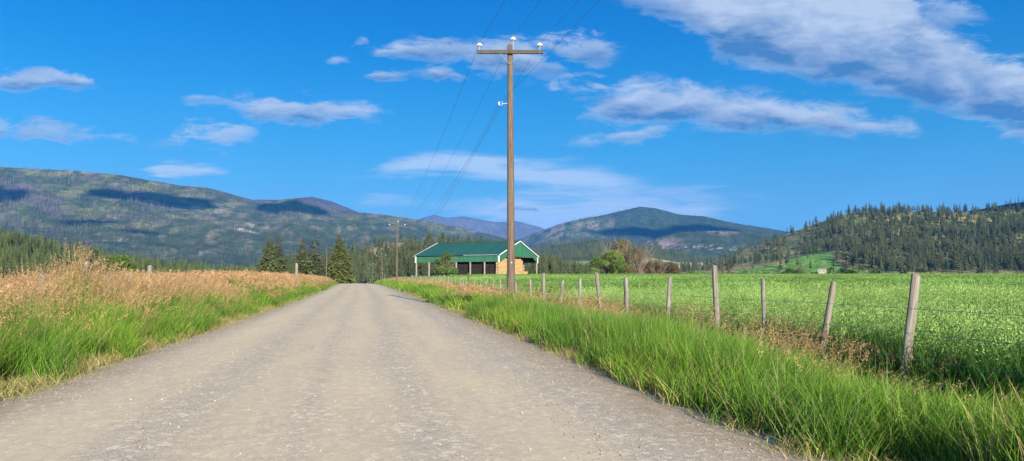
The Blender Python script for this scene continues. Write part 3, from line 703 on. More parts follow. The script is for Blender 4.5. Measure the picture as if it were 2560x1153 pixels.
# the ~290 that show largest are trees of their own; the rest is one forest, the burnt snags another
near = [c for c in cand if c[4] in ('right', 'centre', 'left', 'row', 'mid')]
def app(c):
    d = math.hypot(c[0][0], c[0][1]); pxx = 1280+F*math.tan(math.atan2(c[0][0], c[0][1])-YAW)
    if not (-20 < pxx < 2580): return 0
    top = CAMZ*0+(c[0][2]-CAMZ+TREE_H[c[1]]*c[2])/d
    return TREE_H[c[1]]*c[2]/d if top > .004 else 0
order = sorted(range(len(near)), key=lambda i: -app(near[i])); solo = set()
quota = {'right': 95, 'centre': 72, 'left': 58, 'row': 62, 'mid': 0}
for i in order:
    a = near[i][4]
    if quota[a] > 0 and app(near[i]) > 0: quota[a] -= 1; solo.add(id(near[i]))
solo_trees = [c for c in near if id(c) in solo]
rest = [c for c in cand if id(c) not in solo and c[4] != 'snag']; sn = [c for c in cand if c[4] == 'snag']
def emit(name, lst, label, cat):
    names = sorted({c[1] for c in lst}); n = len(lst)
    ix = {k: i for i, k in enumerate(names)}
    pts = np.array([c[0] for c in lst]); s = np.array([c[2] for c in lst]); r_ = np.random.default_rng(5)
    scl = np.stack([s*(.85+.4*r_.random(n)), s*(.85+.4*r_.random(n)), s], -1)
    rot = np.stack([(r_.random(n)-.5)*.08, (r_.random(n)-.5)*.08, r_.random(n)*6.28], -1)
    o = gn_scatter(name, pts, names, [ix[c[1]] for c in lst], scl, rot, np.array([c[3] for c in lst]))
    return tag(o, label, cat, kind='stuff')
emit('forest', rest, 'dark green conifer forest covering the hills and mountains', 'forest')
emit('dead_forest', sn, 'grey burnt snags standing on the upper left ridge', 'forest')
def tree_words(c):
    px = 1280+F*math.tan(math.atan2(c[0][0], c[0][1])-YAW); d = math.hypot(c[0][0], c[0][1]); up = (c[0][2]-CAMZ)/d*F
    if c[4] == 'right':
        w = 'skyline' if up > 115 else 'upper slope' if up > 75 else 'middle slope' if up > 40 else 'foot'
        e = 'open tan end' if px < 2000 else 'stretch above the bright pasture' if px < 2200 else 'dense part'
        return 'pine on the %s of the right hill, %s' % (w, e), 'pines on the right hill, %s, %s' % (w, e)
    if c[4] == 'centre':
        e = 'above the road crest' if px < 990 else 'between the second utility pole and the barn' if px < 1060 else 'behind the barn roof' if px < 1290 else 'right of the barn gable'
        w = 'high' if up > 40 else 'low'
        return 'conifer %s on the hill, %s' % (w, e), 'conifers %s on the centre hill %s' % (w, e)
    if c[4] == 'left':
        e = 'left of the tall tawny grass tuft' if px < 180 else 'between the tawny tuft and the pale upright post' if px < 376 else 'right of the pale upright post' if px < 600 else 'around the ragged firs'
        w = 'high' if up > 60 else 'low'
        return 'conifer %s on the left hillside, %s' % (w, e), 'conifers %s on the left hillside %s' % (w, e)
    e = 'just right of the barn' if px < 1500 else 'between the brown thicket and the bright pasture' if px < 1850 else 'in front of the bright pasture' if px < 2200 else 'left of the nearest fence post' if px < 2290 else 'right of the nearest fence post'
    return 'dark conifer beyond the oat field, %s' % e, 'conifers beyond the field %s' % e
tmesh = {}
for nm, (tr, cr) in tm.items(): tmesh[nm] = two_mat_mesh('tree_'+nm, tr, cr, [M_bark, M_leafO])
for c in solo_trees:
    o = link('conifer_tree', tmesh[c[1]]); q = rng.random(4)
    o.location = c[0]; o.rotation_euler = (0, 0, q[0]*6.28); o.scale = (c[2]*(.85+.4*q[1]), c[2]*(.85+.4*q[2]), c[2]); o.color = (*c[3], 1)
    w_ = tree_words(c); tag(o, w_[0], 'tree', w_[1])
#@@PART2
# ------------------------------------------------------------------ larger trees beside the road
def tree_thing(px, D, ytop, wpx, seed, label, tiers=30, per=11, twig=8, base=.06, droop=.35, shape=.95, tintc=(.09,.12,.035), ragged=.3, group=None, lean=0):
    pos = P(px, 690, D); z0 = float(gz(pos[0], pos[1])); ztop = float(P(px, ytop, D)[2]); h = ztop-z0
    r = wpx*D/F/2
    tr, cr = conifer(h, r, tiers, per, seed, 2, base, droop, shape, (1,1,1), ragged, twig)
    root = bpy.data.objects.new('conifer_tree', None); COL.objects.link(root); root.location = (pos[0], pos[1], z0); root.rotation_euler = (0, lean, seed)
    tag(root, label, 'tree', group)
    link('trunk', tr.me('trunk', [M_bark]), root)
    c = link('crown', cr.me('crown', [M_leafO], cols=True), root); c.color = (*tintc, 1)
    return root
tree_thing(848, 168, 583, 86, 11, 'big dense green spruce standing at the left side of the road crest', 46, 15, 12, .03, .42, .80, (.12,.15,.042), .22)
tree_thing(806, 176, 642, 50, 12, 'small dark spruce tucked in behind the pole left of the big spruce', 20, 10, 8, .03, .3, .8, (.045,.075,.025), .2)
tree_thing(672, 205, 584, 78, 13, 'tall ragged green fir, leftmost of the trees before the road crest', 34, 12, 11, .05, .45, .85, (.115,.145,.045), .38)
tree_thing(695, 222, 580, 46, 14, 'thin dark fir right behind the leftmost ragged fir', 28, 10, 9, .2, .3, .5, (.085,.105,.045), .5)
tree_thing(756, 206, 592, 66, 15, 'open fir with a bare lower trunk midway between the ragged fir and the spruce', 30, 11, 10, .12, .4, .7, (.105,.13,.045), .45)
tree_thing(785, 226, 590, 50, 16, 'sparse grey-green fir just right of the open fir', 26, 9, 9, .12, .3, .45, (.085,.095,.05), .55)
tree_thing(738, 225, 616, 34, 17, 'short thin fir left of the open fir', 20, 7, 7, .1, .35, .6, (.06,.085,.035), .4)

for (px_, D_, yt_, w_, sd_, lb_) in (
    (1912, 395, 650, 30, 50, 'dark lone fir in front of the left end of the bright pasture'),
    (2084, 440, 630, 22, 51, 'tall narrow dark fir at the right edge of the bright pasture'),
    (2101, 436, 634, 26, 52, 'dark fir just right of the narrow one beside the pasture'),
    (2120, 430, 643, 28, 53, 'lower dark fir right of the pair beside the pasture'),
    (1880, 400, 660, 24, 54, 'small fir left of the lone dark fir by the pasture'),
    (1860, 410, 655, 24, 55, 'small ragged fir right of the tallest fence post, by the pasture'),
    (1944, 400, 662, 22, 56, 'small pale fir right of the lone dark fir by the pasture'),
    (2001, 520, 640, 14, 57, 'slim fir standing out on the bright pasture')):
    tree_thing(px_, D_, yt_, w_, sd_, lb_, 18, 9, 7, .04, .35, .7, (.055,.080,.030), .3)

# ------------------------------------------------------------------ bushes and broadleaf trees
def bush(name, px, D, ytop, wpx, n, leaf, seed, label, tintc, stems=7, bare=0, low=.1, cat='bush', group=None, stemcol=None, dry=0):
    q = np.random.default_rng(seed); pos = P(px, 690, D); z0 = float(gz(pos[0], pos[1])); h = float(P(px, ytop, D)[2])-z0; r = wpx*D/F/2
    st = MB(); lf = MB(); ends = []
    for k in range(stems):
        a = q.random()*6.28; sp = r*(.15+.75*q.random()); e = np.array((math.cos(a)*sp, math.sin(a)*sp, h*(.55+.35*q.random())))
        m = e*np.array((.35,.35,.5))+(q.random(3)-.5)*r*.15
        st.tube([(math.cos(a)*.15, math.sin(a)*.15, -.3), m, e], [h*.014, h*.009, h*.003], n=5)
        for j in range(7 if bare else 4):
            b0 = m+(e-m)*q.random(); d = np.array((q.random()-.5, q.random()-.5, .35+q.random()*.5))*r*.8
            st.tube([b0, b0+d*.5+(q.random(3)-.5)*.2, b0+d], [h*.005, h*.0035, h*.001], n=3, cap=False); ends.append(b0+d)
        ends.append(e)
    # leaf clumps in an uneven shell
    nc = 26; th = q.random(nc)*6.28; u = q.random(nc)**.6; zz = low+(1-low)*q.random(nc)
    prof = np.sqrt(np.clip(1-((zz-.42)/.60)**2, .05, 1))
    cc = np.stack([np.cos(th)*r*u*prof, np.sin(th)*r*u*prof, zz*h*.93], -1); cs = r*(.20+.22*q.random(nc)); cb = .65+.7*q.random(nc)
    ci = q.integers(0, nc, n); v = q.normal(size=(n, 3)); v /= np.linalg.norm(v, axis=1)[:, None]; rr = q.random(n)**.4
    p = cc[ci]+v*(cs[ci]*rr)[:, None]*np.array((1,1,.8)); p[:, 2] = np.maximum(p[:, 2], .1)
    ax = q.normal(size=(n, 3)); ax /= np.linalg.norm(ax, axis=1)[:, None]; bx = np.cross(ax, q.normal(size=(n, 3))); bx /= np.linalg.norm(bx, axis=1)[:, None]
    L = leaf*(.6+.8*q.random(n))[:, None]
    V = np.stack([p-ax*L, p+bx*L*.5, p+ax*L, p-bx*L*.5], 1).reshape(-1, 3)
    c = (cb[ci]*(.75+.5*q.random(n)))[:, None]*np.ones(3)
    if dry: mk = (q.random(nc) < dry)[ci]; c = np.where(mk[:, None], c*np.array((1.25,1.0,1.05)), c)
    lf.add(V, np.arange(n*4).reshape(-1, 4), None, np.repeat(c, 4, 0))
    root = bpy.data.objects.new(name, None); COL.objects.link(root); root.location = (pos[0], pos[1], z0); tag(root, label, cat, group)
    link('stem', st.me('stem', [stemcol or M_bark]), root)
    o = link('foliage', lf.me('foliage', [M_leafO], cols=True), root); o.color = (*tintc, 1)
    return root
M_twig = plain('pale_grey_twigs', (.20,.165,.13), .8)
bush('bush', 1116, 172, 634, 64, 15000, .16, 31, 'round dark green bush in front of the long side of the green-roofed barn', (.095,.15,.045), 8)
bush('bush', 1522, 210, 634, 96, 14000, .16, 32, 'leafy bright green bush at the left foot of the bare brown thicket', (.115,.19,.035), 8)
bush('bush', 1548, 216, 603, 124, 13000, .16, 33, 'tall brownish-green bush, highest of the thicket past the field', (.125,.115,.05), 12, 1, .2, dry=.45, stemcol=M_twig)
bush('bush', 1596, 214, 618, 90, 4200, .11, 34, 'half-bare shrub with pale upright stems in the middle of the thicket', (.15,.12,.06), 22, 1, .3, dry=.5, stemcol=M_twig)
bush('bush', 1640, 216, 650, 74, 7000, .14, 35, 'low brown twiggy bush right of the pale stems', (.13,.10,.055), 12, 1, .1, dry=.25, stemcol=M_twig)
bush('bush', 1676, 222, 658, 60, 7000, .14, 36, 'small dark brown bush at the right end of the thicket', (.10,.085,.045), 10, 1, .1, dry=.3)
bush('bush', 1745, 240, 680, 70, 3000, .16, 37, 'low bright green shrub on the field edge left of the tall fence post', (.12,.21,.04), 6)
bush('broadleaf_tree', 297, 110, 636, 66, 9000, .12, 38, 'leafy green tree rising over the tawny grass beyond the left fence', (.085,.15,.03), 8, 0, .25, 'tree')
for k_, (px_, yt_, w_, lb_) in enumerate(((1972, 669, 44, 'low round bush left of the large round green bush by the pasture'), (2078, 664, 40, 'dark bush just right of the farmhouse roof'), (2150, 662, 60, 'broad dark bush between the firs and the dense pines'), (1838, 672, 40, 'low bush at the far left end of the bright pasture'))):
    bush('bush', px_, 385, yt_, w_, 3000, .25, 60+k_, lb_, (.055,.088,.03), 5)
bush('bush', 2038, 385, 676, 34, 2500, .25, 42, 'small dark bush half covering the left side of the farmhouse', (.05,.08,.03), 5)
bush('bush', 2110, 390, 668, 60, 4000, .3, 39, 'dark round bush beside the small white farmhouse', (.05,.08,.03), 6)
bush('bush', 2000, 400, 668, 70, 4000, .3, 40, 'round green bush left of the small white farmhouse', (.07,.115,.035), 6)
bush('bush', 2190, 380, 672, 80, 4000, .3, 41, 'wide dark bush at the foot of the right hill, right of the farmhouse', (.045,.075,.03), 6)

# ------------------------------------------------------------------ fence posts
def post_mesh(h, r, seed, taper=.88, cut=.02):
    q = np.random.default_rng(seed); mb = MB(); n = 12; zs = np.array([-.35, 0, .15*h, .35*h, .6*h, .85*h, h-.015, h]); V = []; ph = q.random(3)*6.28
    th = np.arange(n)*2*math.pi/n
    prof = 1+.06*np.sin(2*th+ph[0])+.05*np.sin(3*th+ph[1])+.03*(q.random(n)-.5)
    crk = int(q.integers(n))
    prof[crk] *= .80
    for i, z in enumerate(zs):
        t = max(z, 0)/h; rr = r*(1-(1-taper)*t)*prof*(1+.03*(q.random(n)-.5)); rr = rr*(.86 if i == len(zs)-1 else 1)
        bx = .012*math.sin(3*t+ph[2])
        zz = z+(np.cos(th+ph[1])*cut if z > h*.84 else 0)*(z/h)
        V.append(np.stack([np.cos(th)*rr+bx, np.sin(th)*rr, np.zeros(n)+zz], -1))
    V = np.concatenate(V); Q = [(i*n+k, i*n+(k+1) % n, (i+1)*n+(k+1) % n, (i+1)*n+k) for i in range(len(zs)-1) for k in range(n)]
    top = len(V); V = np.concatenate([V, [[0.0, 0, h]]]); T = [(top, (len(zs)-1)*n+k, (len(zs)-1)*n+(k+1) % n) for k in range(n)]
    mb.add(V, Q, T); me = mb.me('fence_post', [M_post]); me.polygons.foreach_set('use_smooth', np.array([len(p.vertices) == 4 for p in me.polygons])); return me
def solve_line(px, X):
    """point on the fence line (X right of the road axis) seen at pixel column px"""
    a = math.atan((px-1280)/F)+YAW; y = abs(X)/max(abs(math.tan(a)), 1e-3)
    for _ in range(30): y = (X+float(xroad(y))+.37)/math.tan(a)
    return X+float(xroad(y))+.37, y
FX = 7.2
rp = [(2242,2290,683,31),(2036,2085,703,21),(1910,1907,696,17),(1792,1786,663,19),(1663,1675,692,14),(1568,1564,694,15),(1507,1491,681,15),(1448,1450,696,11),(1400,1407,701,10),
 (1361,1359,684,11),(1329,1326,698,8),(1293,1289,705,8),(1273,1269,682,8),(1250,1252,693,6),(1229,1233,697,6),(1212,1217,697,5.5),(1202,1202,697,5),(1185,1186,695,5),(1173,1171,683,5.5),(1157,1159,692,4.5),
 (1149,1152,693,4),(1140,1144,693,4.5),(1130,1131,697,4),(1121,1121,691,4),(1113,1113,687,4),(1107,1107,692,3.5),(1099,1099,693,3.5),(1090,1092,692,3.5),(1082,1083,689,3.5),(1074,1072,692,3),(1066,1068,691,3),
 (1061,1062,689,3),(1054,1054,692,3),(1050,1050,689,3),(1045,1046,690,3),(1037,1037,689,3),(1032,1033,688,3),(1028,1029,688,3),(1020,1020,692,2.6),(1012,1012,691,2.6),(1004,1004,692,2.5),(996,996,691,2.4),(988,988,692,2.3),(980,980,693,2.2)]
desc = {0:'thick weathered fence post leaning right, nearest of the right-hand fence',1:'rough grey fence post leaning strongly right, second from the near end',2:'pale slender upright fence post between the leaning post and the tall one',
 3:'tallest upright fence post of the right fence, standing above the field',4:'grey fence post tilted right, first left of the tallest post',5:'upright grey fence post, second left of the tallest post',6:'stout fence post tilting left in front of the bright green bush',
 7:'plain grey fence post right of the thin brown one',8:'thin reddish-brown fence post leaning right, below the field edge',9:'upright fence post taller than its neighbours, right of the barn',10:'short fence post right of the utility pole, below the barn gable',
 11:'short stub of a fence post close to the right of the utility pole',12:'fence post close to the left side of the utility pole',13:'leaning pale fence post just left of the utility pole',18:'dark fence post taller than the pale ones beside it, below the barn'}
ORD = ['first','second','third','fourth','fifth','sixth','seventh','eighth','ninth','tenth','eleventh','twelfth','thirteenth','fourteenth','fifteenth','sixteenth','seventeenth','eighteenth','nineteenth','twentieth']
fence_line = []
for i, (bx, tx, ty, w) in enumerate(rp):
    x, y = solve_line(bx, FX); z0 = float(gz(x, y)); D = math.hypot(x, y)
    if i >= 1: pass
    tp = P(tx, ty, D); h = float(tp[2])-z0; dep = D*math.cos(math.atan2(x, y)-YAW)
    h = min(max(h, .9), 2.2); r = max(.042, min(.10, w/F*dep/2*.80))
    pos = Vector((x, y, z0)); lean = Vector(tp)-pos; lean = Vector((lean.x, lean.y, h)); 
    o = link('fence_post', post_mesh(h, r, 500+i)); o.location = pos
    if i < 20: o.rotation_euler = lean.to_track_quat('Z', 'Y').to_euler()
    else: o.rotation_euler = ((rng.random()-.5)*.12, (rng.random()-.5)*.16, rng.random()*6)
    if i == 18: o.data.materials[0] = M_pole
    tag(o, desc.get(i, '%s pale fence post to the left of the utility pole, toward the crest' % ORD[i-13] if i < 31 else 'tiny pale fence post at the far end of the row near the road crest'), 'fence post', 'posts of the right fence')
    fence_line.append((x, y, z0, h))
lp = [(120,124,684,17),(212,212,654,17),(272,272,684,12),(327,327,686,12),(376,376,664,12),(424,424,688,10),(505,505,689,9)]
ld = ['broken weathered fence post half sunk in tawny grass at the far left','grey fence post beside the tallest tuft of tawny grass','short grey fence post just right of the tall tawny tuft','short fence post midway between the tuft and the taller pale post',
 'pale upright fence post standing clear above the left grass','low fence post right of the pale upright one on the left','low worn fence post deep in the brown grass of the left verge']
left_line = []
for i, (bx, tx, ty, w) in enumerate(lp):
    x, y = solve_line(bx, -8.0); z0 = float(gz(x, y)); D = math.hypot(x, y); tp = P(tx, ty, D); h = float(tp[2])-z0; dep = D*math.cos(math.atan2(x, y)-YAW)
    o = link('fence_post', post_mesh(h, w/F*dep/2, 600+i)); o.location = (x, y, z0); o.rotation_euler = ((rng.random()-.5)*.1, (-.12 if i == 0 else (rng.random()-.5)*.06), 0)
    tag(o, ld[i], 'fence post', 'posts of the left fence'); left_line.append((x, y, z0, h))
x, y = solve_line(742, -6.3); z0 = float(gz(x, y)); h = float(P(742, 658, math.hypot(x, y))[2])-z0
o = link('fence_post', post_mesh(h, .15, 640)); o.location = (x, y, z0); tag(o, 'thick pale post alone above the left verge near the tawny crest', 'fence post', 'posts of the left fence')
def wire(name, pts, r, mat, label, cat, group=None, barbs=0):
    mb = MB(); mb.tube(pts, [r]*len(pts), n=4, cap=False)
    if barbs:
        q = np.random.default_rng(3)
        for a, b in zip(pts[:-1], pts[1:]):
            L = (Vector(b)-Vector(a)).length
            if Vector(a).y > 24: break
            for k in range(int(L/.13)):
                p = Vector(a).lerp(Vector(b), (k+.5)/(L/.13)); d = Vector(q.normal(size=3)).normalized()*.016; mb.tube([p-d, p+d], [.0018, .0018], n=3, cap=False)
    return tag(link(name, mb.me(name, [mat])), label, cat, group)
# run the wires on beyond the nearest post, out of the frame, to the next two posts
near_ext = []
for k, yy in enumerate((7.1, 4.6, 2.0)):
    x = FX; z0 = float(gz(x, yy)); near_ext.append((x, yy, z0, 1.4))
    o = link('fence_post', post_mesh(1.4, .075, 700+k)); o.location = (x, yy, z0)
    tag(o, 'weathered fence post standing just outside the right edge of the view', 'fence post', 'posts of the right fence')
fl = near_ext[::-1]+fence_line
fl = sorted(fl, key=lambda p: p[1])
for k, hh in enumerate((1.27, .95, .62, .32)):
    pts = [(p[0]-.07, p[1], p[2]+min(hh, p[3]-.05)+.01*math.sin(i*7+k)) for i, p in enumerate(fl)]
    wire('fence_wire', pts, .0032, M_fwire, ['top strand of barbed wire along the right fence', 'second strand of barbed wire along the right fence', 'third strand of barbed wire, half hidden in the right verge grass', 'lowest strand of barbed wire, buried in the right verge grass'][k], 'fence wire', 'strands of the right fence', 1)
ll = sorted(left_line, key=lambda p: p[1])
for k, hh in enumerate((1.05, .7)):
    wire('fence_wire', [(p[0]+.07, p[1], p[2]+hh) for p in ll], .003, M_fwire, ['upper strand of wire between the left fence posts', 'lower strand of wire between the left fence posts'][k], 'fence wire', 'strands of the left fence')

# ------------------------------------------------------------------ utility poles and lines
def lathe(mb, prof, n=14, org=(0,0,0)):
    mb.tube([(org[0], org[1], org[2]+z) for r, z in prof], [max(r, .001) for r, z in prof], n=n)
def insulator_me():
    mb = MB(); lathe(mb, [(.022,0),(.03,.01),(.062,.025),(.10,.04),(.115,.055),(.10,.085),(.065,.105),(.045,.115),(.052,.13),(.045,.145),(.02,.15)]); return mb.me('insulator', [M_porc], smooth=True)
INS = insulator_me()
def utility_pole(base, height, lean, r0, r1, label, arm_w=2.5, arm_drop=.45, detail=1, yawr=0.0, arms=1, side=False, group='utility poles along the road', arm_low=None):
    root = bpy.data.objects.new('utility_pole', None); COL.objects.link(root); root.location = base; root.rotation_euler = (lean[1], lean[0], yawr)
    tag(root, label, 'utility pole', group)
    p = MB(); n = 20 if detail else 7; zs = np.linspace(0, height, 9 if detail else 3); p.tube([(0,0,-.5)]+[(0,0,z) for z in zs], [r0]+[r0+(r1-r0)*z/height for z in zs], n=n, wob=.02 if detail else 0, seed=4)
    link('pole', p.me('pole', [M_pole], smooth=detail > 0), root)
    out = []
    if arms:
        za = height-arm_drop; a = MB(); a.box((0, -r1-.055, za), (arm_w, .10, .13)); 
        link('crossarm', a.me('crossarm', [M_arm]), root)
        if detail:
            b = MB(); 
            for s in (-1, 1): b.beam((s*.37, -r1-.115, za-.06), (0, -r1-.03, za-.46), .006, .035, up=(0,1,0))
            link('brace', b.me('brace', [M_metal]), root)
            bt = MB(); bt.tube([(0,-r1-.14,za), (0,r1+.05,za)], [.014,.014], n=6); bt.tube([(0,-r1-.125,za), (0,-r1-.115,za)], [.04,.04], n=8)
            for s in (-1, 1): bt.tube([(s*.37,-r1-.13,za-.03), (s*.37,-r1,za-.03)], [.011,.011], n=6)
            link('bolt', bt.me('bolt', [M_dark]), root)
        spots = [(-arm_w/2+.09, -r1-.055, za+.065, .12), (arm_w/2-.12, -r1-.055, za+.065, .12), (r1+.02, 0, height-.05, .20)]
        for (x, y, z, pin) in spots:
            pm = MB(); pm.tube([(x, y, z-.16 if detail else z), (x, y, z+pin+.03)], [.010, .010], n=6)
            link('pin', pm.me('pin', [M_metal]), root)
            ins = link('insulator', INS, root); ins.location = (x, y, z+pin)
            cl = MB(); cl.tube([(x-.05, y, z+pin+.155), (x+.05, y, z+pin+.155)], [.013, .013], n=6)
            if detail: link('clamp', cl.me('clamp', [M_dark]), root)
            out.append((x, y, z+pin+.15))
    if arm_low:
        a = MB(); a.box((0, -r1-.05, arm_low), (.9, .06, .07)); link('crossarm', a.me('crossarm', [M_arm]), root)
    if side:
        zs_ = height-side; b = MB(); b.beam((-r1*1.0, 0, zs_), (-r1-.20, 0, zs_-.02), .03, .02); b.tube([(-r1-.20,0,zs_-.09),(-r1-.20,0,zs_+.07)], [.009,.009], n=6)
        b.beam((-r1-.20,0,zs_+.065), (-r1-.34,0,zs_+.045), .02, .008); b.beam((-r1-.20,0,zs_-.085), (-r1-.34,0,zs_-.065), .02, .008)
        link('bracket', b.me('bracket', [M_metal]), root)
        sp = MB(); lathe(sp, [(.02,-.05),(.035,-.04),(.035,-.02),(.02,-.005),(.02,.005),(.035,.02),(.035,.04),(.02,.05)], 12, (-r1-.31, 0, zs_-.01)); link('spool_insulator', sp.me('spool_insulator', [M_porc], smooth=True), root)
        out.append((-r1-.31, -.04, zs_-.01))
    return root, [root.matrix_basis @ Vector(v) for v in out]
def place_pole(px, D, ytop, lab, **k):
    b = P(px, 690, D); z0 = float(gz(b[0], b[1])); h = float(P(px, ytop, D)[2])-z0; return (float(b[0]), float(b[1]), z0), h
b1, h1_ = place_pole(1278, 27.6, 113, '')
h1_ = float(P(1275, 113, math.hypot(b1[0], b1[1]))[2])-b1[2]
pole1, w1 = utility_pole(b1, h1_, (-.0045, 0), .155, .095, 'tall weathered wooden utility pole with crossarm and white insulators beside the road', 2.4, .30, 1, -.17, side=2.15)
# the pale tag and old hardware on its lower trunk
tg = MB(); tg.tube([(.02,-.150,3.35-1.35+.0),(.02,-.158,2.0)], [.02,.02], n=12); tg_o = link('tag', tg.me('tag', [M_porc]), pole1)
st = MB()
q = np.random.default_rng(8)
for k in range(26):
    z = .9+q.random()*7.5; a = -math.pi/2+(q.random()-.5)*1.8; rr = .155-.06*z/h1_
    st.tube([(math.cos(a)*(rr-.01), math.sin(a)*(rr-.01), z), (math.cos(a)*(rr+.008), math.sin(a)*(rr+.008), z)], [.008+.010*q.random()]*2, n=6)
link('nail', st.me('nail', [M_dark]), pole1)['kind'] = 'stuff'
b2, h2_ = place_pole(992, 117, 558, ''); pole2, w2 = utility_pole(b2, h2_, (.0, 0), .14, .10, 'second utility pole with two crossarms, behind the start of the fence row', 2.5, .5, 0, -.05, arm_low=h2_-3.6)
b3, h3_ = place_pole(957, 195, 637, ''); pole3, w3 = utility_pole(b3, h3_, (-.06, 0), .14, .10, 'leaning utility pole with one crossarm, third in line', 2.5, .4, 0, 0)
b4, h4_ = place_pole(932, 312, 660, ''); pole4, w4 = utility_pole(b4, h4_, (0, 0), .15, .10, 'distant utility pole with one crossarm past the road crest', 2.5, .4, 0, 0)
b5, h5_ = place_pole(816, 158, 622, ''); pole5, w5 = utility_pole(b5, h5_, (0, 0), .11, .08, 'plain pale pole without crossarm in front of the spruce left of the road', arms=0, detail=0)
for px_, D_, yt_, lb_ in ((882, 330, 683, 'thin far pole just right of the big spruce, past the crest'), (902, 345, 681, 'thin far pole over the middle of the road crest'), (1793, 330, 640, 'lone thin pole on the field edge in front of the right hill')):
    b_, h_ = place_pole(px_, D_, yt_, ''); utility_pole(b_, h_, (0, 0), .12, .09, lb_, arms=0, detail=0)
b0 = (5.6, -58.0, 0.0)
pole0, w0 = utility_pole(b0, 9.3, (0, 0), .15, .10, 'utility pole standing behind the viewpoint, carrying the overhead lines', 2.4, .30, 0, -.05, side=2.15)
def span(a, b, sag, r, label):
    a = Vector(a); b = Vector(b); pts = []
    for k in range(41):
        t = k/40; p = a.lerp(b, t); p.z -= sag*4*t*(1-t); pts.append(p)
    wire('power_line', pts, r, M_wire, label, 'power line', 'overhead lines')
nm = ['left', 'right', 'top', 'low neutral']
dsc = ['from the left insulator', 'from the right insulator', 'from the pole-top insulator', 'from the bracket low on the pole']
for k in range(4):
    span(w1[k], w0[k], 1.0 if k < 3 else .9, .0055, 'line running up overhead %s to the top edge' % dsc[k])
    tgt = w2[k] if k < 3 else (w2[2]+Vector((-.3, 0, -3.2)))
    span(w1[k], tgt, 2.0, .0055, 'line sagging away %s to the second pole' % dsc[k])
    if k < 3:
        span(w2[k], w3[k], 1.2, .007, 'thin far line between second and leaning pole, %s' % dsc[k].replace('from the', 'off the'))
span(Vector(w1[3])+Vector((.02, 0, -.12)), w2[2]+Vector((-.5, 0, -3.6)), 2.3, .0055, 'lower of the twin lines sagging away under the pole bracket')

# ------------------------------------------------------------------ hay barn
def sheet_mat(name, col, ax, rib=.30):
    m, t, b, o = newmat(name); tcn = t.add('ShaderNodeTexCoord'); sp_ = t.add('ShaderNodeSeparateXYZ'); t.l.new(tcn.outputs['Object'], sp_.inputs[0])
    w = t.math('FRACT', t.math('MULTIPLY', sp_.outputs[ax], 1/rib)); r_ = t.ramp(t.math('ABSOLUTE', t.math('SUBTRACT', w, .5)), .36, .5)
    pan = t.math('FLOOR', t.math('MULTIPLY', sp_.outputs[ax], 1/.91)); wn = t.add('ShaderNodeTexWhiteNoise'); wn.noise_dimensions = '1D'; t.l.new(pan, wn.inputs['W'])
    nz = t.noise(tcn.outputs['Object'], .6, 4, .6)
    f = t.math('MULTIPLY', t.ramp(wn.outputs[0], 0, 1, .90, 1.12, False), t.ramp(nz, .3, .7, .92, 1.08))
    s = t.add('ShaderNodeVectorMath'); s.operation = 'SCALE'; s.inputs[0].default_value = col; t.l.new(f, s.inputs['Scale']); t.l.new(s.outputs[0], b.inputs['Base Color'])
    b.inputs['Roughness'].default_value = .45; b.inputs['Specular IOR Level'].default_value = .4
    bump(t, b, r_, .7, .03); return m
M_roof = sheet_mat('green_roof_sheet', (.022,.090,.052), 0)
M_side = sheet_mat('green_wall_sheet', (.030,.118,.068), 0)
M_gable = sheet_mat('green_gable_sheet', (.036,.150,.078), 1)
M_white = plain('white_trim', (.78,.80,.82), .5, .4, 0, .03)
M_bpost = plain('barn_post_wood', (.30,.26,.20), .85, .2, 0, .2, 3)
A2 = np.array([31.06, 187.4]); B2 = np.array([11.5, 202.7])
e1 = (B2-A2); LB = float(np.linalg.norm(e1)); e1 = e1/LB; e2 = np.array([-e1[1], e1[0]])
if e2 @ np.array([.617,.786]) < 0: e2 = -e2
WB = 21.96; ZG = float(gz(*A2)); EV = 6.62-ZG; AP = 10.34-ZG; SK = 4.93-ZG
barn = bpy.data.objects.new('hay_barn', None); COL.objects.link(barn)
barn.location = (*A2, ZG); ang = math.atan2(e1[1], e1[0]); barn.rotation_euler = (0, 0, ang)
sgn = 1 if (np.array([-math.sin(ang), math.cos(ang)]) @ e2) > 0 else -1   # local +y or -y points to the far long side
tag(barn, 'open-sided hay barn with green metal roof and white trim across the field', 'barn')
def bl(x, y, z): return (x, sgn*y, z)
def bquad(name, pts, th, mat, label=None):
    mb = MB(); v = [Vector(bl(*p)) for p in pts]; n = (v[1]-v[0]).cross(v[-1]-v[0]).normalized()*th; k = len(v)
    V = [tuple(p) for p in v]+[tuple(p+n) for p in v]
    me = bpy.data.meshes.new(name); me.from_pydata(V, [], [tuple(range(k))[::-1], tuple(range(k, 2*k))]+[(i, (i+1) % k, k+(i+1) % k, k+i) for i in range(k)]); me.materials.append(mat); me.update()
    o = link(name, me, barn)
    if label: o['label'] = label
    return o
OV = .25; dz = (AP-EV)/(WB/2)*.35
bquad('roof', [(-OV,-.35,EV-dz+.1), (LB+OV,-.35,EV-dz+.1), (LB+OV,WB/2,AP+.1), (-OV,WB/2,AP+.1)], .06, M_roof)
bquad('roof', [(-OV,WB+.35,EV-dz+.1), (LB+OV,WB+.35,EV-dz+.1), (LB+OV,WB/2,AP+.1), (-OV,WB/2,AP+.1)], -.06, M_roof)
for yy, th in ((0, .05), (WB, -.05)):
    bquad('side_panel', [(0.2,yy,SK), (LB-.2,yy,SK), (LB-.2,yy,EV-.28), (.2,yy,EV-.28)], th, M_side)
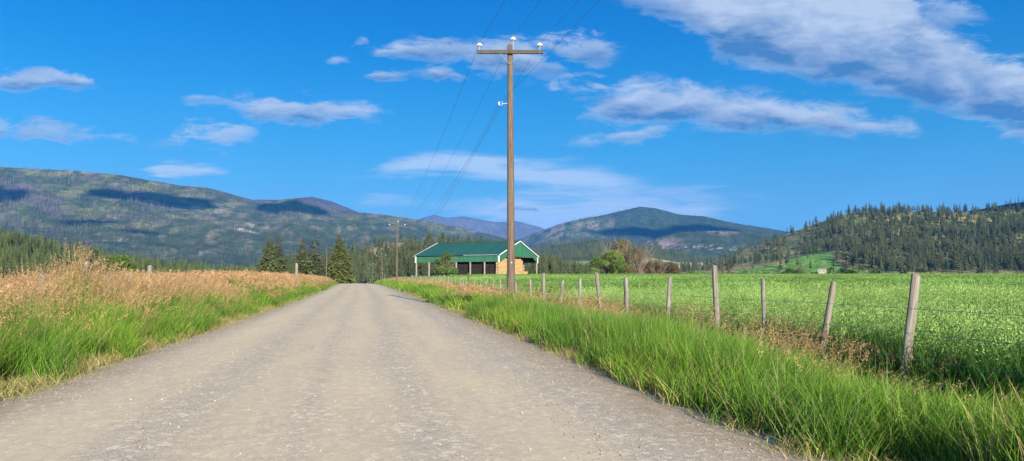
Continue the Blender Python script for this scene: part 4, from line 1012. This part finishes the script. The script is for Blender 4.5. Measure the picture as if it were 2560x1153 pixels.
for xx, th in ((0, .05), (LB, -.05)):
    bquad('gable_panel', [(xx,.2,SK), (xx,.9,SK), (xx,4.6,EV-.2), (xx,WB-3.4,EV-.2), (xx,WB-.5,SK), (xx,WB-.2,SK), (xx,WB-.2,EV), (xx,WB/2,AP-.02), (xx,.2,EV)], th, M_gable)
    for s0, s1 in (((xx, -.35, EV-dz+.02), (xx, WB/2, AP+.06)), ((xx, WB+.35, EV-dz+.02), (xx, WB/2, AP+.06))):
        t_ = MB(); off = -.32 if xx == 0 else .32
        t_.beam(Vector(bl(s0[0]+off, s0[1], s0[2])), Vector(bl(s1[0]+off, s1[1], s1[2])), .08, .19); link('rake_trim', t_.me('rake_trim', [M_white]), barn)
    for yy in (0, WB):
        t_ = MB(); t_.beam(Vector(bl(xx, yy, SK-.1)), Vector(bl(xx, yy, EV-.2)), .27, .27, up=(1,0,0)); link('corner_trim', t_.me('corner_trim', [M_white]), barn)
t_ = MB(); t_.beam(Vector(bl(.2, -.38, EV-dz+.09)), Vector(bl(10, -.38, EV-dz+.09)), .04, .05); link('eave_flashing', t_.me('eave_flashing', [M_white]), barn)
t_ = MB(); t_.beam(Vector(bl(-OV, WB/2, AP+.2)), Vector(bl(LB+OV, WB/2, AP+.2)), .4, .05); link('ridge_cap', t_.me('ridge_cap', [M_roof]), barn)
for k in range(7):
    for yy in (0, WB):
        t_ = MB(); x_ = LB*k/6; x_ = min(max(x_, .15), LB-.15); t_.beam(Vector(bl(x_, yy+(.15 if yy == 0 else -.15), -.4)), Vector(bl(x_, yy+(.15 if yy == 0 else -.15), SK+.5)), .26, .26, up=(1,0,0)); link('post', t_.me('post', [M_bpost]), barn)
for k in range(7):
    x_ = LB*k/6; t_ = MB()
    t_.beam(Vector(bl(x_*.98+.2, .3, EV-.25)), Vector(bl(x_*.98+.2, WB-.3, EV-.25)), .08, .2)
    for s in (0, 1): t_.beam(Vector(bl(x_*.98+.2, .3 if s == 0 else WB-.3, EV-.2)), Vector(bl(x_*.98+.2, WB/2, AP-.2)), .08, .2)
    for j in range(1, 8):
        y_ = WB*j/8; zt = EV+(AP-EV)*(1-abs(y_-WB/2)/(WB/2))-.2; t_.beam(Vector(bl(x_*.98+.2, y_, EV-.25)), Vector(bl(x_*.98+.2, WB/2+(y_-WB/2)*.8, zt)), .06, .1, up=(1,0,0))
    link('truss', t_.me('truss', [M_bpost]), barn)
# hay bales: each its own thing
def hay_mat(name, col):
    m, t, b, o = newmat(name); tcn = t.add('ShaderNodeTexCoord'); oi = t.add('ShaderNodeObjectInfo')
    n1 = t.noise(t.mapping(tcn.outputs['Object'], sc=(3, 3, 26)), 1, 5, .7); n2 = t.noise(tcn.outputs['Object'], 14, 4, .7)
    c = t.mix(t.ramp(n1, .35, .65), tuple(k*.72 for k in col), tuple(min(1, k*1.12) for k in col))
    c = t.mix(t.ramp(n2, .45, .7, 0, .35), c, tuple(k*.45 for k in col))
    s = t.add('ShaderNodeVectorMath'); s.operation = 'SCALE'; t.l.new(c, s.inputs[0]); t.l.new(t.ramp(oi.outputs['Random'], 0, 1, .82, 1.15, False), s.inputs['Scale'])
    t.l.new(s.outputs[0], b.inputs['Base Color']); b.inputs['Roughness'].default_value = .95; bump(t, b, n1, .8, .05); return m
M_hay = hay_mat('golden_hay', (.52,.34,.15)); M_hay2 = hay_mat('near_black_hay', (.022,.018,.014))  # dark look of the barn interior put into an even near-black bale colour
def bale_me(sx, sy, sz, seed, mat):
    q = np.random.default_rng(seed); nx, ny, nz_ = 4, 4, 3; mb = MB(); V = []; idx = {}
    def vid(i, j, k):
        if (i, j, k) not in idx:
            x, y, z = (i/nx-.5), (j/ny-.5), (k/nz_-.5); e = (abs(x) > .49)+(abs(y) > .49)+(abs(z) > .49)
            s = 1-.035*max(0, e-1); j_ = (q.random(3)-.5)*.02
            idx[(i, j, k)] = len(V); V.append((x*sx*s+j_[0], y*sy*s+j_[1], (z*s+.5)*sz+j_[2]*.5))
        return idx[(i, j, k)]
    Q = []
    for i in range(nx):
        for j in range(ny):
            for k in (0, nz_): Q.append([vid(i,j,k), vid(i+1,j,k), vid(i+1,j+1,k), vid(i,j+1,k)][::(1 if k else -1)])
    for i in range(nx):
        for k in range(nz_):
            for j in (0, ny): Q.append([vid(i,j,k), vid(i,j,k+1), vid(i+1,j,k+1), vid(i+1,j,k)][::(1 if j else -1)])
    for j in range(ny):
        for k in range(nz_):
            for i in (0, nx): Q.append([vid(i,j,k), vid(i,j+1,k), vid(i,j+1,k+1), vid(i,j,k+1)][::(1 if i else -1)])
    mb.add(V, Q); return mb.me('hay_bale', [mat])
BW, BH, BD = .95, .36, .5
bales = [bale_me(BD*1.6, BW*.97, BH*.97, 900+k, M_hay) for k in range(4)]
def put_bale(me, x, y, z, rot, label, group):
    o = link('hay_bale', me); w = barn.matrix_basis @ Vector(bl(x, y, z)); o.location = w; o.rotation_euler = (0, 0, ang+rot+(rng.random()-.5)*.03)
    tag(o, label, 'hay bale', group)
for k in range(14):
    for j in range(14):
        if k == 13 and j in (0, 13): continue
        put_bale(bales[rng.integers(4)], .55+.08*rng.random(), .65+j*BW+(.15 if k % 2 else 0), .02+k*BH, 0, 'golden hay bale in the tall stack at the open gable end of the barn', 'bales of the tall stack')
for k in range(5):
    for j in range(3):
        put_bale(bales[rng.integers(4)], .5+.1*rng.random(), .65+14.15*BW+j*BW, .02+k*BH, 0, 'golden hay bale in the low stack right of the tall one under the barn roof', 'bales of the low stack')
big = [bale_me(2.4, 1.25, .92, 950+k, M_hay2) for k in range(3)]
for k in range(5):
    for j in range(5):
        put_bale(big[rng.integers(3)], 2.4+j*2.45, 1.9, .02+k*.93, 0, 'large near-black bale stacked along the inside of the barn', 'big bales along the inside of the barn')
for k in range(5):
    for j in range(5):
        put_bale(big[rng.integers(3)], 2.6, 3.6+j*2.45, .02+k*.93, math.pi/2, 'large near-black bale behind the golden stack in the barn', 'big bales behind the golden stack')

# ------------------------------------------------------------------ small farmhouse by the hill
hb = P(2056, 678, 430); hz = float(hb[2]); house = bpy.data.objects.new('farmhouse', None); COL.objects.link(house); house.location = (hb[0], hb[1], hz-1.2); house.rotation_euler = (0, 0, -.75); house.scale = (.5,.5,.5)
tag(house, 'small white farmhouse with a pale brown roof among bushes below the right hill', 'house')
M_hw = plain('white_house_wall', (.50,.50,.46)); M_hr = plain('pale_brown_shingles', (.36,.27,.21)); M_gl = plain('dark_window_glass', (.03,.035,.04), .1, .6)
w = MB(); w.box((0,0,1.5), (7,4.6,3.0)); w.add([(-3.5,-2.3,3),(-3.5,2.3,3),(-3.5,0,4.5),(3.5,-2.3,3),(3.5,2.3,3),(3.5,0,4.5)], None, [(0,2,1),(3,4,5)]); link('wall', w.me('wall', [M_hw]), house)
rf = MB(); rf.beam((0,-1.3,3.72), (0.0001,-1.3,3.72), 1, 1) if False else None
for s in (-1, 1):
    m_ = MB(); v = np.array([(-3.8, s*2.7, 2.78), (3.8, s*2.7, 2.78), (3.8, 0, 4.62), (-3.8, 0, 4.62)]); m_.add(np.concatenate([v, v+np.array((0,0,.14))]), [(0,1,2,3),(4,7,6,5),(0,4,5,1),(1,5,6,2),(2,6,7,3),(3,7,4,0)]); link('roof', m_.me('roof', [M_hr]), house)
for x_ in (-2, 1.8):
    m_ = MB(); m_.box((x_, -2.34, 1.7), (1.1, .1, 1.1)); link('window', m_.me('window', [M_gl]), house)
m_ = MB(); m_.box((0, -2.34, 1.1), (.95, .1, 2.1)); link('door', m_.me('door', [M_hr]), house)

# ------------------------------------------------------------------ grasses
def blades(n, hlo, hhi, spread, wid, lean, seed, c0, c1, wind=(.25,.05), segs=3, straw=.12, head=0):
    """one tuft: n curved tapering blades; c0..c1 leaf colours; some straw"""
    q = np.random.default_rng(seed); mb = MB()
    a = q.random(n)*6.28; rr = spread*np.sqrt(q.random(n)); bx = np.cos(a)*rr; by = np.sin(a)*rr
    h = hlo+(hhi-hlo)*q.random(n)**.8; az = q.random(n)*6.28; ln = lean*(.3+q.random(n)); w = wid*(.6+.8*q.random(n))
    dx = np.cos(az)*ln+wind[0]*q.random(n); dy = np.sin(az)*ln+wind[1]*q.random(n); fa = q.random(n)*6.28
    wx = np.cos(fa); wy = np.sin(fa); lv = []
    for k in range(segs+1):
        t = k/segs; cx = bx+dx*h*t**1.8; cy = by+dy*h*t**1.8; cz = h*t*(1-.12*t*t*(np.hypot(dx, dy)))-.02
        ww = w*(1-t)**.55*(.55+.45*min(1, t*3+.4))
        if k < segs: lv.append(np.stack([cx-wx*ww, cy-wy*ww, cz], -1)); lv.append(np.stack([cx+wx*ww, cy+wy*ww, cz], -1))
        else: lv.append(np.stack([cx, cy, cz], -1))
    V = np.stack(lv, 1); m = V.shape[1]; base = np.arange(n)[:, None]*m; Q = []; 
    for k in range(segs-1): Q.append(base+np.array([[2*k, 2*k+1, 2*k+3, 2*k+2]]))
    T = base+np.array([[2*segs-2, 2*segs-1, 2*segs]])
    f = q.random(n)[:, None]; c = np.array(c0)*(1-f)+np.array(c1)*f; st_ = q.random(n) < straw; c[st_] = np.array((.42,.33,.15))*(.7+.5*q.random((st_.sum(), 1)))
    mb.add(V.reshape(-1, 3), np.concatenate(Q), T, np.repeat(c, m, 0)); return mb, (bx, by, h, dx, dy)
def add_heads(mb, n, hlo, hhi, spread, seed, col, L=.20, wdt=.035, grains=16, gs=.011, nod=.3, stemc=(.25,.30,.08), wind=(.3,.05), stemw=.0022):
    q = np.random.default_rng(seed)
    for _ in range(n):
        a = q.random()*6.28; r = spread*math.sqrt(q.random()); b = np.array((math.cos(a)*r, math.sin(a)*r, 0)); h = hlo+(hhi-hlo)*q.random()
        az = q.random()*6.28; d = np.array((math.cos(az)*.12+wind[0]*q.random(), math.sin(az)*.12+wind[1]*q.random(), 0))*h
        p1 = b+d*.3+np.array((0,0,h*.6)); p2 = b+d+np.array((0,0,h)); s = np.array((1., .3, 0))*stemw if q.random() < .5 else np.array((.2, 1., 0))*stemw
        mb.add([b-s, b+s, p1+s, p1-s, p2], [(0,1,2,3)], [(3,2,4)], stemc)
        dirn = (p2-p1); dirn /= np.linalg.norm(dirn); dirn = dirn+np.array((d[0], d[1], -nod*.4)); dirn /= np.linalg.norm(dirn)
        cc = np.array(col)*(.7+.6*q.random())
        t = q.random(grains); base = p2-dirn*L*.35+np.outer(t, dirn)*L; wv = wdt*np.sin(np.pi*np.clip(t*.9+.08, 0, 1))**.7
        off = q.normal(size=(grains, 3)); off /= np.linalg.norm(off, axis=1)[:, None]; c0_ = base+off*(wv*(.3+.7*q.random(grains)))[:, None]
        ax = off*.6+dirn+q.normal(size=(grains, 3))*.25; ax /= np.linalg.norm(ax, axis=1)[:, None]; sx = np.cross(ax, q.normal(size=(grains, 3))); sx /= np.linalg.norm(sx, axis=1)[:, None]
        V = np.stack([c0_-ax*gs, c0_+sx*gs*.42, c0_+ax*gs*1.3, c0_-sx*gs*.42], 1).reshape(-1, 3)
        mb.add(V, np.arange(grains*4).reshape(-1, 4), None, np.tile(cc, (grains*4, 1))*np.repeat(.75+.5*q.random((grains, 1)), 4, 0))
GC0, GC1 = (.035,.105,.008), (.215,.385,.030)
def reg(name, mb): proto(name, mb.me(name, [M_grass], cols=True))
for k in range(4):
    mb, _ = blades(76, .34, .98, .24, .0044, .38, 1000+k, GC0, GC1, straw=.11); reg('verge%d' % k, mb)
for k in range(2):
    mb, _ = blades(56, .38, .98, .32, .009, .40, 1010+k, GC0, GC1, segs=2); reg('vergefar%d' % k, mb)
for k in range(3):
    mb, _ = blades(40, .35, .95, .22, .0042, .32, 1020+k, (.14,.20,.03), (.34,.38,.06), straw=.30); add_heads(mb, 8, .72, 1.10, .24, 1030+k, (.45,.29,.155), .22, .038, 24, .012); reg('tawny%d' % k, mb)
for k in range(2):
    mb, _ = blades(36, .35, .92, .28, .008, .32, 1040+k, (.14,.20,.03), (.34,.38,.06), segs=2, straw=.30); add_heads(mb, 9, .70, 1.08, .32, 1050+k, (.45,.29,.155), .24, .07, 16, .026, stemw=.005); reg('tawnyfar%d' % k, mb)
OC0, OC1 = (.014,.062,.009), (.09,.225,.028)
for k in range(4):
    mb, _ = blades(64, .45, .98, .26, .0058, .40, 1060+k, OC0, OC1, straw=.05); add_heads(mb, 9, .74, .98, .26, 1070+k, (.22,.34,.09), .20, .030, 12, .012, .9, (.12,.24,.06)); reg('oat%d' % k, mb)
for k in range(3):
    mb, _ = blades(80, .50, .95, .42, .011, .40, 1080+k, OC0, OC1, segs=2, straw=.04); add_heads(mb, 10, .70, .92, .45, 1090+k, (.15,.265,.06), .18, .08, 7, .036, .9, (.12,.24,.06), stemw=.006); reg('oatfar%d' % k, mb)
for k in range(2):
    mb, _ = blades(34, .05, .22, .18, .004, .9, 1100+k, (.20,.19,.06), (.16,.24,.04), straw=.55); reg('short%d' % k, mb)
for k in range(2):
    mb, _ = blades(14, .6, 1.1, .16, .009, .42, 1110+k, (.09,.20,.03), (.15,.27,.05), segs=5, straw=.05); reg('broad%d' % k, mb)
def scatter(name, label, cat, groups):
    """groups: (x, y, names, scale xy, scale z, tint)"""
    names = sorted({n for g_ in groups for n in g_[2]}); ix = {n: i for i, n in enumerate(names)}; P_, I_, S_, R_, T_ = [], [], [], [], []
    for (x, y, nn, sxy, sz_, tn) in groups:
        m = len(x); z = gz(x, y); P_.append(np.stack([x, y, z], -1)); I_.append(np.array([ix[n] for n in nn])[rng.integers(0, len(nn), m)])
        S_.append(np.stack([sxy, sxy, sz_], -1)); R_.append(np.stack([(rng.random(m)-.5)*.16, (rng.random(m)-.5)*.16, rng.normal(0, .9, m)], -1)); T_.append(tn)
    o = gn_scatter(name, np.concatenate(P_), names, np.concatenate(I_), np.concatenate(S_), np.concatenate(R_), np.concatenate(T_))
    return tag(o, label, cat, kind='stuff')
def strip(y0, y1, l0, l1, dens, side, bend=True):
    n = int((y1-y0)*(l1-l0)*dens); y = y0+(y1-y0)*rng.random(n); l = l0+(l1-l0)*rng.random(n)
    x = xroad(y)+side*(HALF+l); return x, y, l
def tn(n, base=(1,1,1), v=.18, f=None):
    t = np.array(base)*(1+v*(rng.random((n, 1))*2-1))
    return t if f is None else t*f
# left verge
G = []
for y0, y1, dn_, far, sx in ((3, 34, 26, 0, 1.0), (34, 75, 12, 1, 1.25), (75, 165, 6, 1, 1.6)):
    x, y, l = strip(y0, y1, .08, 6.2, dn_, -1)
    keep = (rng.random(len(x)) < np.where(l < .5, .35+l*1.3, 1)) & (l > .75*sstep(.42, .7, fbm(y*.8, y*0+3, 4, 58)))
    x, y, l = x[keep], y[keep], l[keep]
    pt = fbm(x*.45, y*.22, 3, 55); taw = rng.random(len(x)) < (.10+(.58 if not far else .42)*sstep(.3, 3.2, l+(pt-.5)*6.5))
    edge = sstep(0, 1.4, l)*.45+.55
    mound = 1+.62*np.exp(-(((y-22.5)/1.6)**2+((l-3.3)/1.2)**2))
    hgt = edge*(.68+.42*rng.random(len(x)))*mound*(.82+.5*(fbm(x*.9, y*.5, 3, 57)-.2))
    g_ = ~taw; vn = ['vergefar0', 'vergefar1'] if far else ['verge0', 'verge1', 'verge2', 'verge3']
    G.append((x[g_], y[g_], vn, (sx*(.8+.4*rng.random(len(x))))[g_], hgt[g_]*.95, tn(g_.sum(), v=.25)*(1+np.array((1.1,.7,.4))*(fbm(x[g_]*.6, y[g_]*.3, 3, 9)-.5)[:, None])))
    vn = ['tawnyfar0', 'tawnyfar1'] if far else ['tawny0', 'tawny1', 'tawny2']
    G.append((x[taw], y[taw], vn, (sx*(.8+.4*rng.random(len(x))))[taw], (hgt*1.0)[taw], tn(taw.sum(), (1,.98,.95))))
x, y, l = strip(3, 70, -.32, .8, 24, -1); G.append((x, y, ['short0', 'short1'], .7+.6*rng.random(len(x)), .6+.8*rng.random(len(x)), tn(len(x))))
scatter('tall_grass', 'tall green and tawny seeding grass on the left verge', 'grass', G)
# right verge
G = []
for y0, y1, dn_, far, sx in ((-1, 30, 30, 0, 1.0), (30, 75, 13, 1, 1.25), (75, 165, 6, 1, 1.6)):
    x, y, l = strip(y0, y1, .05, 4.4, dn_, 1)
    keep = (rng.random(len(x)) < np.where(l < .4, .3+l*1.5, 1)) & (l > .75*sstep(.42, .7, fbm(y*.8, y*0+8, 4, 68))); x, y, l = x[keep], y[keep], l[keep]
    pt = fbm(x*.5, y*.25, 3, 65); taw = rng.random(len(x)) < sstep(1.2, 3.4, l+(pt-.5)*4.5)*(.34+.46*sstep(14, 55, y))+.45*sstep(2.0, 3.0, l)*sstep(26, 18, y)*sstep(.45, .55, fbm(x*.8, y*.6, 3, 66))
    hgt = (sstep(0, 1.1, l)*.4+.6)*(.66+.38*rng.random(len(x)))*(1+.18*np.exp(-(((y-25)/5)**2+((l-1.4)/1.2)**2)))*(1-.60*np.exp(-(((y-7.8)/2.4)**2+((l-2.7)/1.5)**2)))*(.75+.75*(fbm(x*.9, y*.5, 3, 67)-.2))*(1-.30*sstep(1.2, 3.0, l)*sstep(40, 18, y))
    g_ = ~taw; vn = ['vergefar0', 'vergefar1'] if far else ['verge0', 'verge1', 'verge2', 'verge3']
    G.append((x[g_], y[g_], vn, (sx*(.8+.4*rng.random(len(x))))[g_], hgt[g_], tn(g_.sum(), v=.25)*(1+np.array((1.1,.7,.4))*(fbm(x[g_]*.6, y[g_]*.3, 3, 19)-.5)[:, None])))
    vn = ['tawnyfar0', 'tawnyfar1'] if far else ['tawny0', 'tawny1', 'tawny2']
    G.append((x[taw], y[taw], vn, (sx*(.8+.4*rng.random(len(x))))[taw], (hgt*np.where((l > 2) & (y < 26), 1.12, .84))[taw], tn(taw.sum(), (1,1,.95))))
x, y, l = strip(-1, 18, .6, 4.8, 3.2, 1); kp = ~((l > 1.3) & (y > 4.5) & (y < 11)); x, y, l = x[kp], y[kp], l[kp]; G.append((x, y, ['broad0', 'broad1'], .7+.5*rng.random(len(x)), .6+.4*rng.random(len(x)), tn(len(x))))
x, y, l = strip(-1, 70, -.32, .8, 26, 1); G.append((x, y, ['short0', 'short1'], .7+.6*rng.random(len(x)), .6+.8*rng.random(len(x)), tn(len(x))))
scatter('verge_grass', 'bright green grass growing between the road and the right fence', 'grass', G)
# oat field
G = []
def wedge(r0, r1, dens, a0=0, a1=66):
    n = int(.5*(r1*r1-r0*r0)*rad(a1-a0)*dens); r = np.sqrt(r0*r0+(r1*r1-r0*r0)*rng.random(n)); a = np.radians(a0+(a1-a0)*rng.random(n)); x = r*np.sin(a); y = r*np.cos(a)
    k = (x-xroad(y)) > HALF+3.8; return x[k], y[k]
x, y = wedge(5, 34, 22, 0, 88); n = len(x); ff = fbm(x*.25, y*.25, 3, 75)
G.append((x, y, ['oat0', 'oat1', 'oat2', 'oat3'], .85+.4*rng.random(n), (.72+.42*rng.random(n))*(.92+.5*(ff-.3))*(1+.12*np.exp(-np.hypot(x, y)/14)), tn(n, v=.4)*(1+1.1*(ff-.5))[:, None]))
x, y = wedge(34, 90, 4.5); n = len(x); ff = fbm(x*.12, y*.12, 3, 76)
G.append((x, y, ['oatfar0', 'oatfar1', 'oatfar2'], 1.0+.5*rng.random(n), (.76+.34*rng.random(n))*(.94+.2*(ff-.4)), tn(n, v=.4)*(1+1.2*(ff-.5))[:, None]))
x, y = wedge(90, 184, 2.6); n = len(x); ff = fbm(x*.06, y*.06, 3, 77)
G.append((x, y, ['oatfar0', 'oatfar1', 'oatfar2'], 1.3+.6*rng.random(n), (.85+.25*rng.random(n)), tn(n, v=.35)*(1+1.0*(ff-.5))[:, None]))
scatter('oat_field', 'dense green oat crop filling the field behind the right fence', 'crop', G)
# left field beyond the fence, rough pasture
G = []
n = 9000; y = 8+200*rng.random(n); x = xroad(y)-HALF-6.2-40*rng.random(n)**1.5
G.append((x, y, ['vergefar0', 'vergefar1', 'tawnyfar0'], 1.5+rng.random(n), .8+.3*rng.random(n), tn(n, (.8,.85,.8))))
scatter('pasture_grass', 'rough grass of the pasture falling away beyond the left fence', 'grass', G)

# ------------------------------------------------------------------ loose stones on the road
def stone_me(seed):
    q = np.random.default_rng(seed); import bmesh
    bm = bmesh.new(); bmesh.ops.create_icosphere(bm, subdivisions=1, radius=1)
    for v in bm.verts: v.co *= .75+.4*q.random(); v.co.z *= .6
    me = bpy.data.meshes.new('stone'); bm.to_mesh(me); bm.free(); a = me.color_attributes.new('c', 'FLOAT_COLOR', 'POINT'); a.data.foreach_set('color', np.ones(len(me.vertices)*4, np.float32)); me.materials.append(M_leafI); return me
for k in range(3): proto('stone%d' % k, stone_me(1200+k))
n = 22000; y = 1.2+24*rng.random(n)**1.5; l = (rng.random(n)*2-1)*4.1
dens = .22+.78*(1-np.clip(np.exp(-((l+2.55)/.6)**2)+np.exp(-((l+.95)/.45)**2)+np.exp(-((l-.15)/.45)**2)+np.exp(-((l-1.75)/.6)**2), 0, 1)); dens *= sstep(.3, .6, fbm(l*1.2, y*.35, 3, 88)+.12)
kp = rng.random(n) < dens; y, l = y[kp], l[kp]; n = len(y)
sz_ = .0035+.010*rng.random(n)**3.5; x = xroad(y)+l; z = zdip(y)+.06*(1-(l/3.9)**2)+.006*np.cos((l+.4)*2*math.pi/1.35)+.004
ct_ = np.array((.33,.28,.21))*(.6+.75*rng.random((n, 1)))
o = gn_scatter('gravel', np.stack([x, y, z], -1), ['stone0', 'stone1', 'stone2'], rng.integers(0, 3, n), np.stack([sz_]*3, -1)*(.8+.5*rng.random((n, 3))), rng.random((n, 3))*np.array((.6,.6,6.28)), ct_)
tag(o, 'loose grey stones lying on the gravel road', 'gravel', kind='stuff')

# ------------------------------------------------------------------ real clouds overhead, out of the frame, whose shadows lie on the ridges
M_cloud, t_, b_, o_ = newmat('cloud_white'); b_.inputs['Base Color'].default_value = (.85,.87,.9,1); b_.inputs['Roughness'].default_value = 1
def overhead_cloud(S, px, v, wpx, seed, label, zc=2300, thick=.4, dep=.8):
    import bmesh
    i = int((px-S.px[0])/(S.px[1]-S.px[0])); j = int(v*(S.rows-1)); T = Vector(S.G[i, j]); s = (zc-T.z)/SUN.z; c = T+SUN*s
    rad_ = wpx*T.xy.length/F/2; mb = MB(); bm = bmesh.new(); q = np.random.default_rng(seed); bmesh.ops.create_icosphere(bm, subdivisions=4, radius=1)
    co0 = np.array([vv_.co[:] for vv_ in bm.verts]); fa0 = np.array([[v_.index for v_ in f_.verts] for f_ in bm.faces]); bm.free()
    for k in range(44):
        a_ = q.random()*6.28; rr_ = math.sqrt(q.random())*.95; r1_ = (.42-.28*rr_)*(.6+.8*q.random())
        co = co0*(.6+.8*fbm(co0[:, 0]*2.2+k*3+seed, co0[:, 1]*2.2+co0[:, 2]*2.6, 4, seed+k))[:, None]*r1_+np.array((math.cos(a_)*rr_, math.sin(a_)*rr_, (q.random()-.5)*.9*(1-rr_)))
        mb.add(co*np.array((rad_*1.1, rad_*dep, rad_*thick*(1.5 if thick < .5 else 1.1))), None, fa0)
    me = mb.me('cloud', [M_cloud], smooth=True)
    o = link('cloud', me); o.location = c; tag(o, label, kind='structure')
overhead_cloud(S_left, 395, .84, 250, 1, 'fair-weather cloud overhead', thick=.33)
overhead_cloud(S_left, 735, .91, 160, 2, 'fair-weather cloud overhead', thick=.9)
overhead_cloud(S_left, 215, .50, 120, 3, 'fair-weather cloud overhead', thick=.4)
overhead_cloud(S_left, 350, .42, 90, 7, 'fair-weather cloud overhead', thick=.25)
overhead_cloud(S_left, -20, .80, 130, 4, 'fair-weather cloud overhead', thick=.9)
overhead_cloud(S_peak, 1715, .76, 370, 5, 'fair-weather cloud overhead', thick=.42)
overhead_cloud(S_dark, 2600, .9, 420, 6, 'fair-weather cloud overhead', thick=.35, zc=1700)

# ------------------------------------------------------------------ haze
hz_m = bpy.data.materials.new('valley_haze'); hz_m.use_nodes = True; hz_m.node_tree.nodes.clear(); ht = NT(hz_m.node_tree)
pv = ht.add('ShaderNodeVolumePrincipled'); pv.inputs['Color'].default_value = (.055,.36,1.0,1); pv.inputs['Density'].default_value = 4.8e-5; pv.inputs['Anisotropy'].default_value = 0
ho = ht.add('ShaderNodeOutputMaterial'); ht.l.new(pv.outputs[0], ho.inputs['Volume'])
hm = MB(); hm.box((0, 2000, 435), (30000, 32000, 910)); hme = hm.me('haze', [hz_m]); tag(link('haze', hme), 'thin blue air between the viewpoint and the far ridges', kind='stuff')
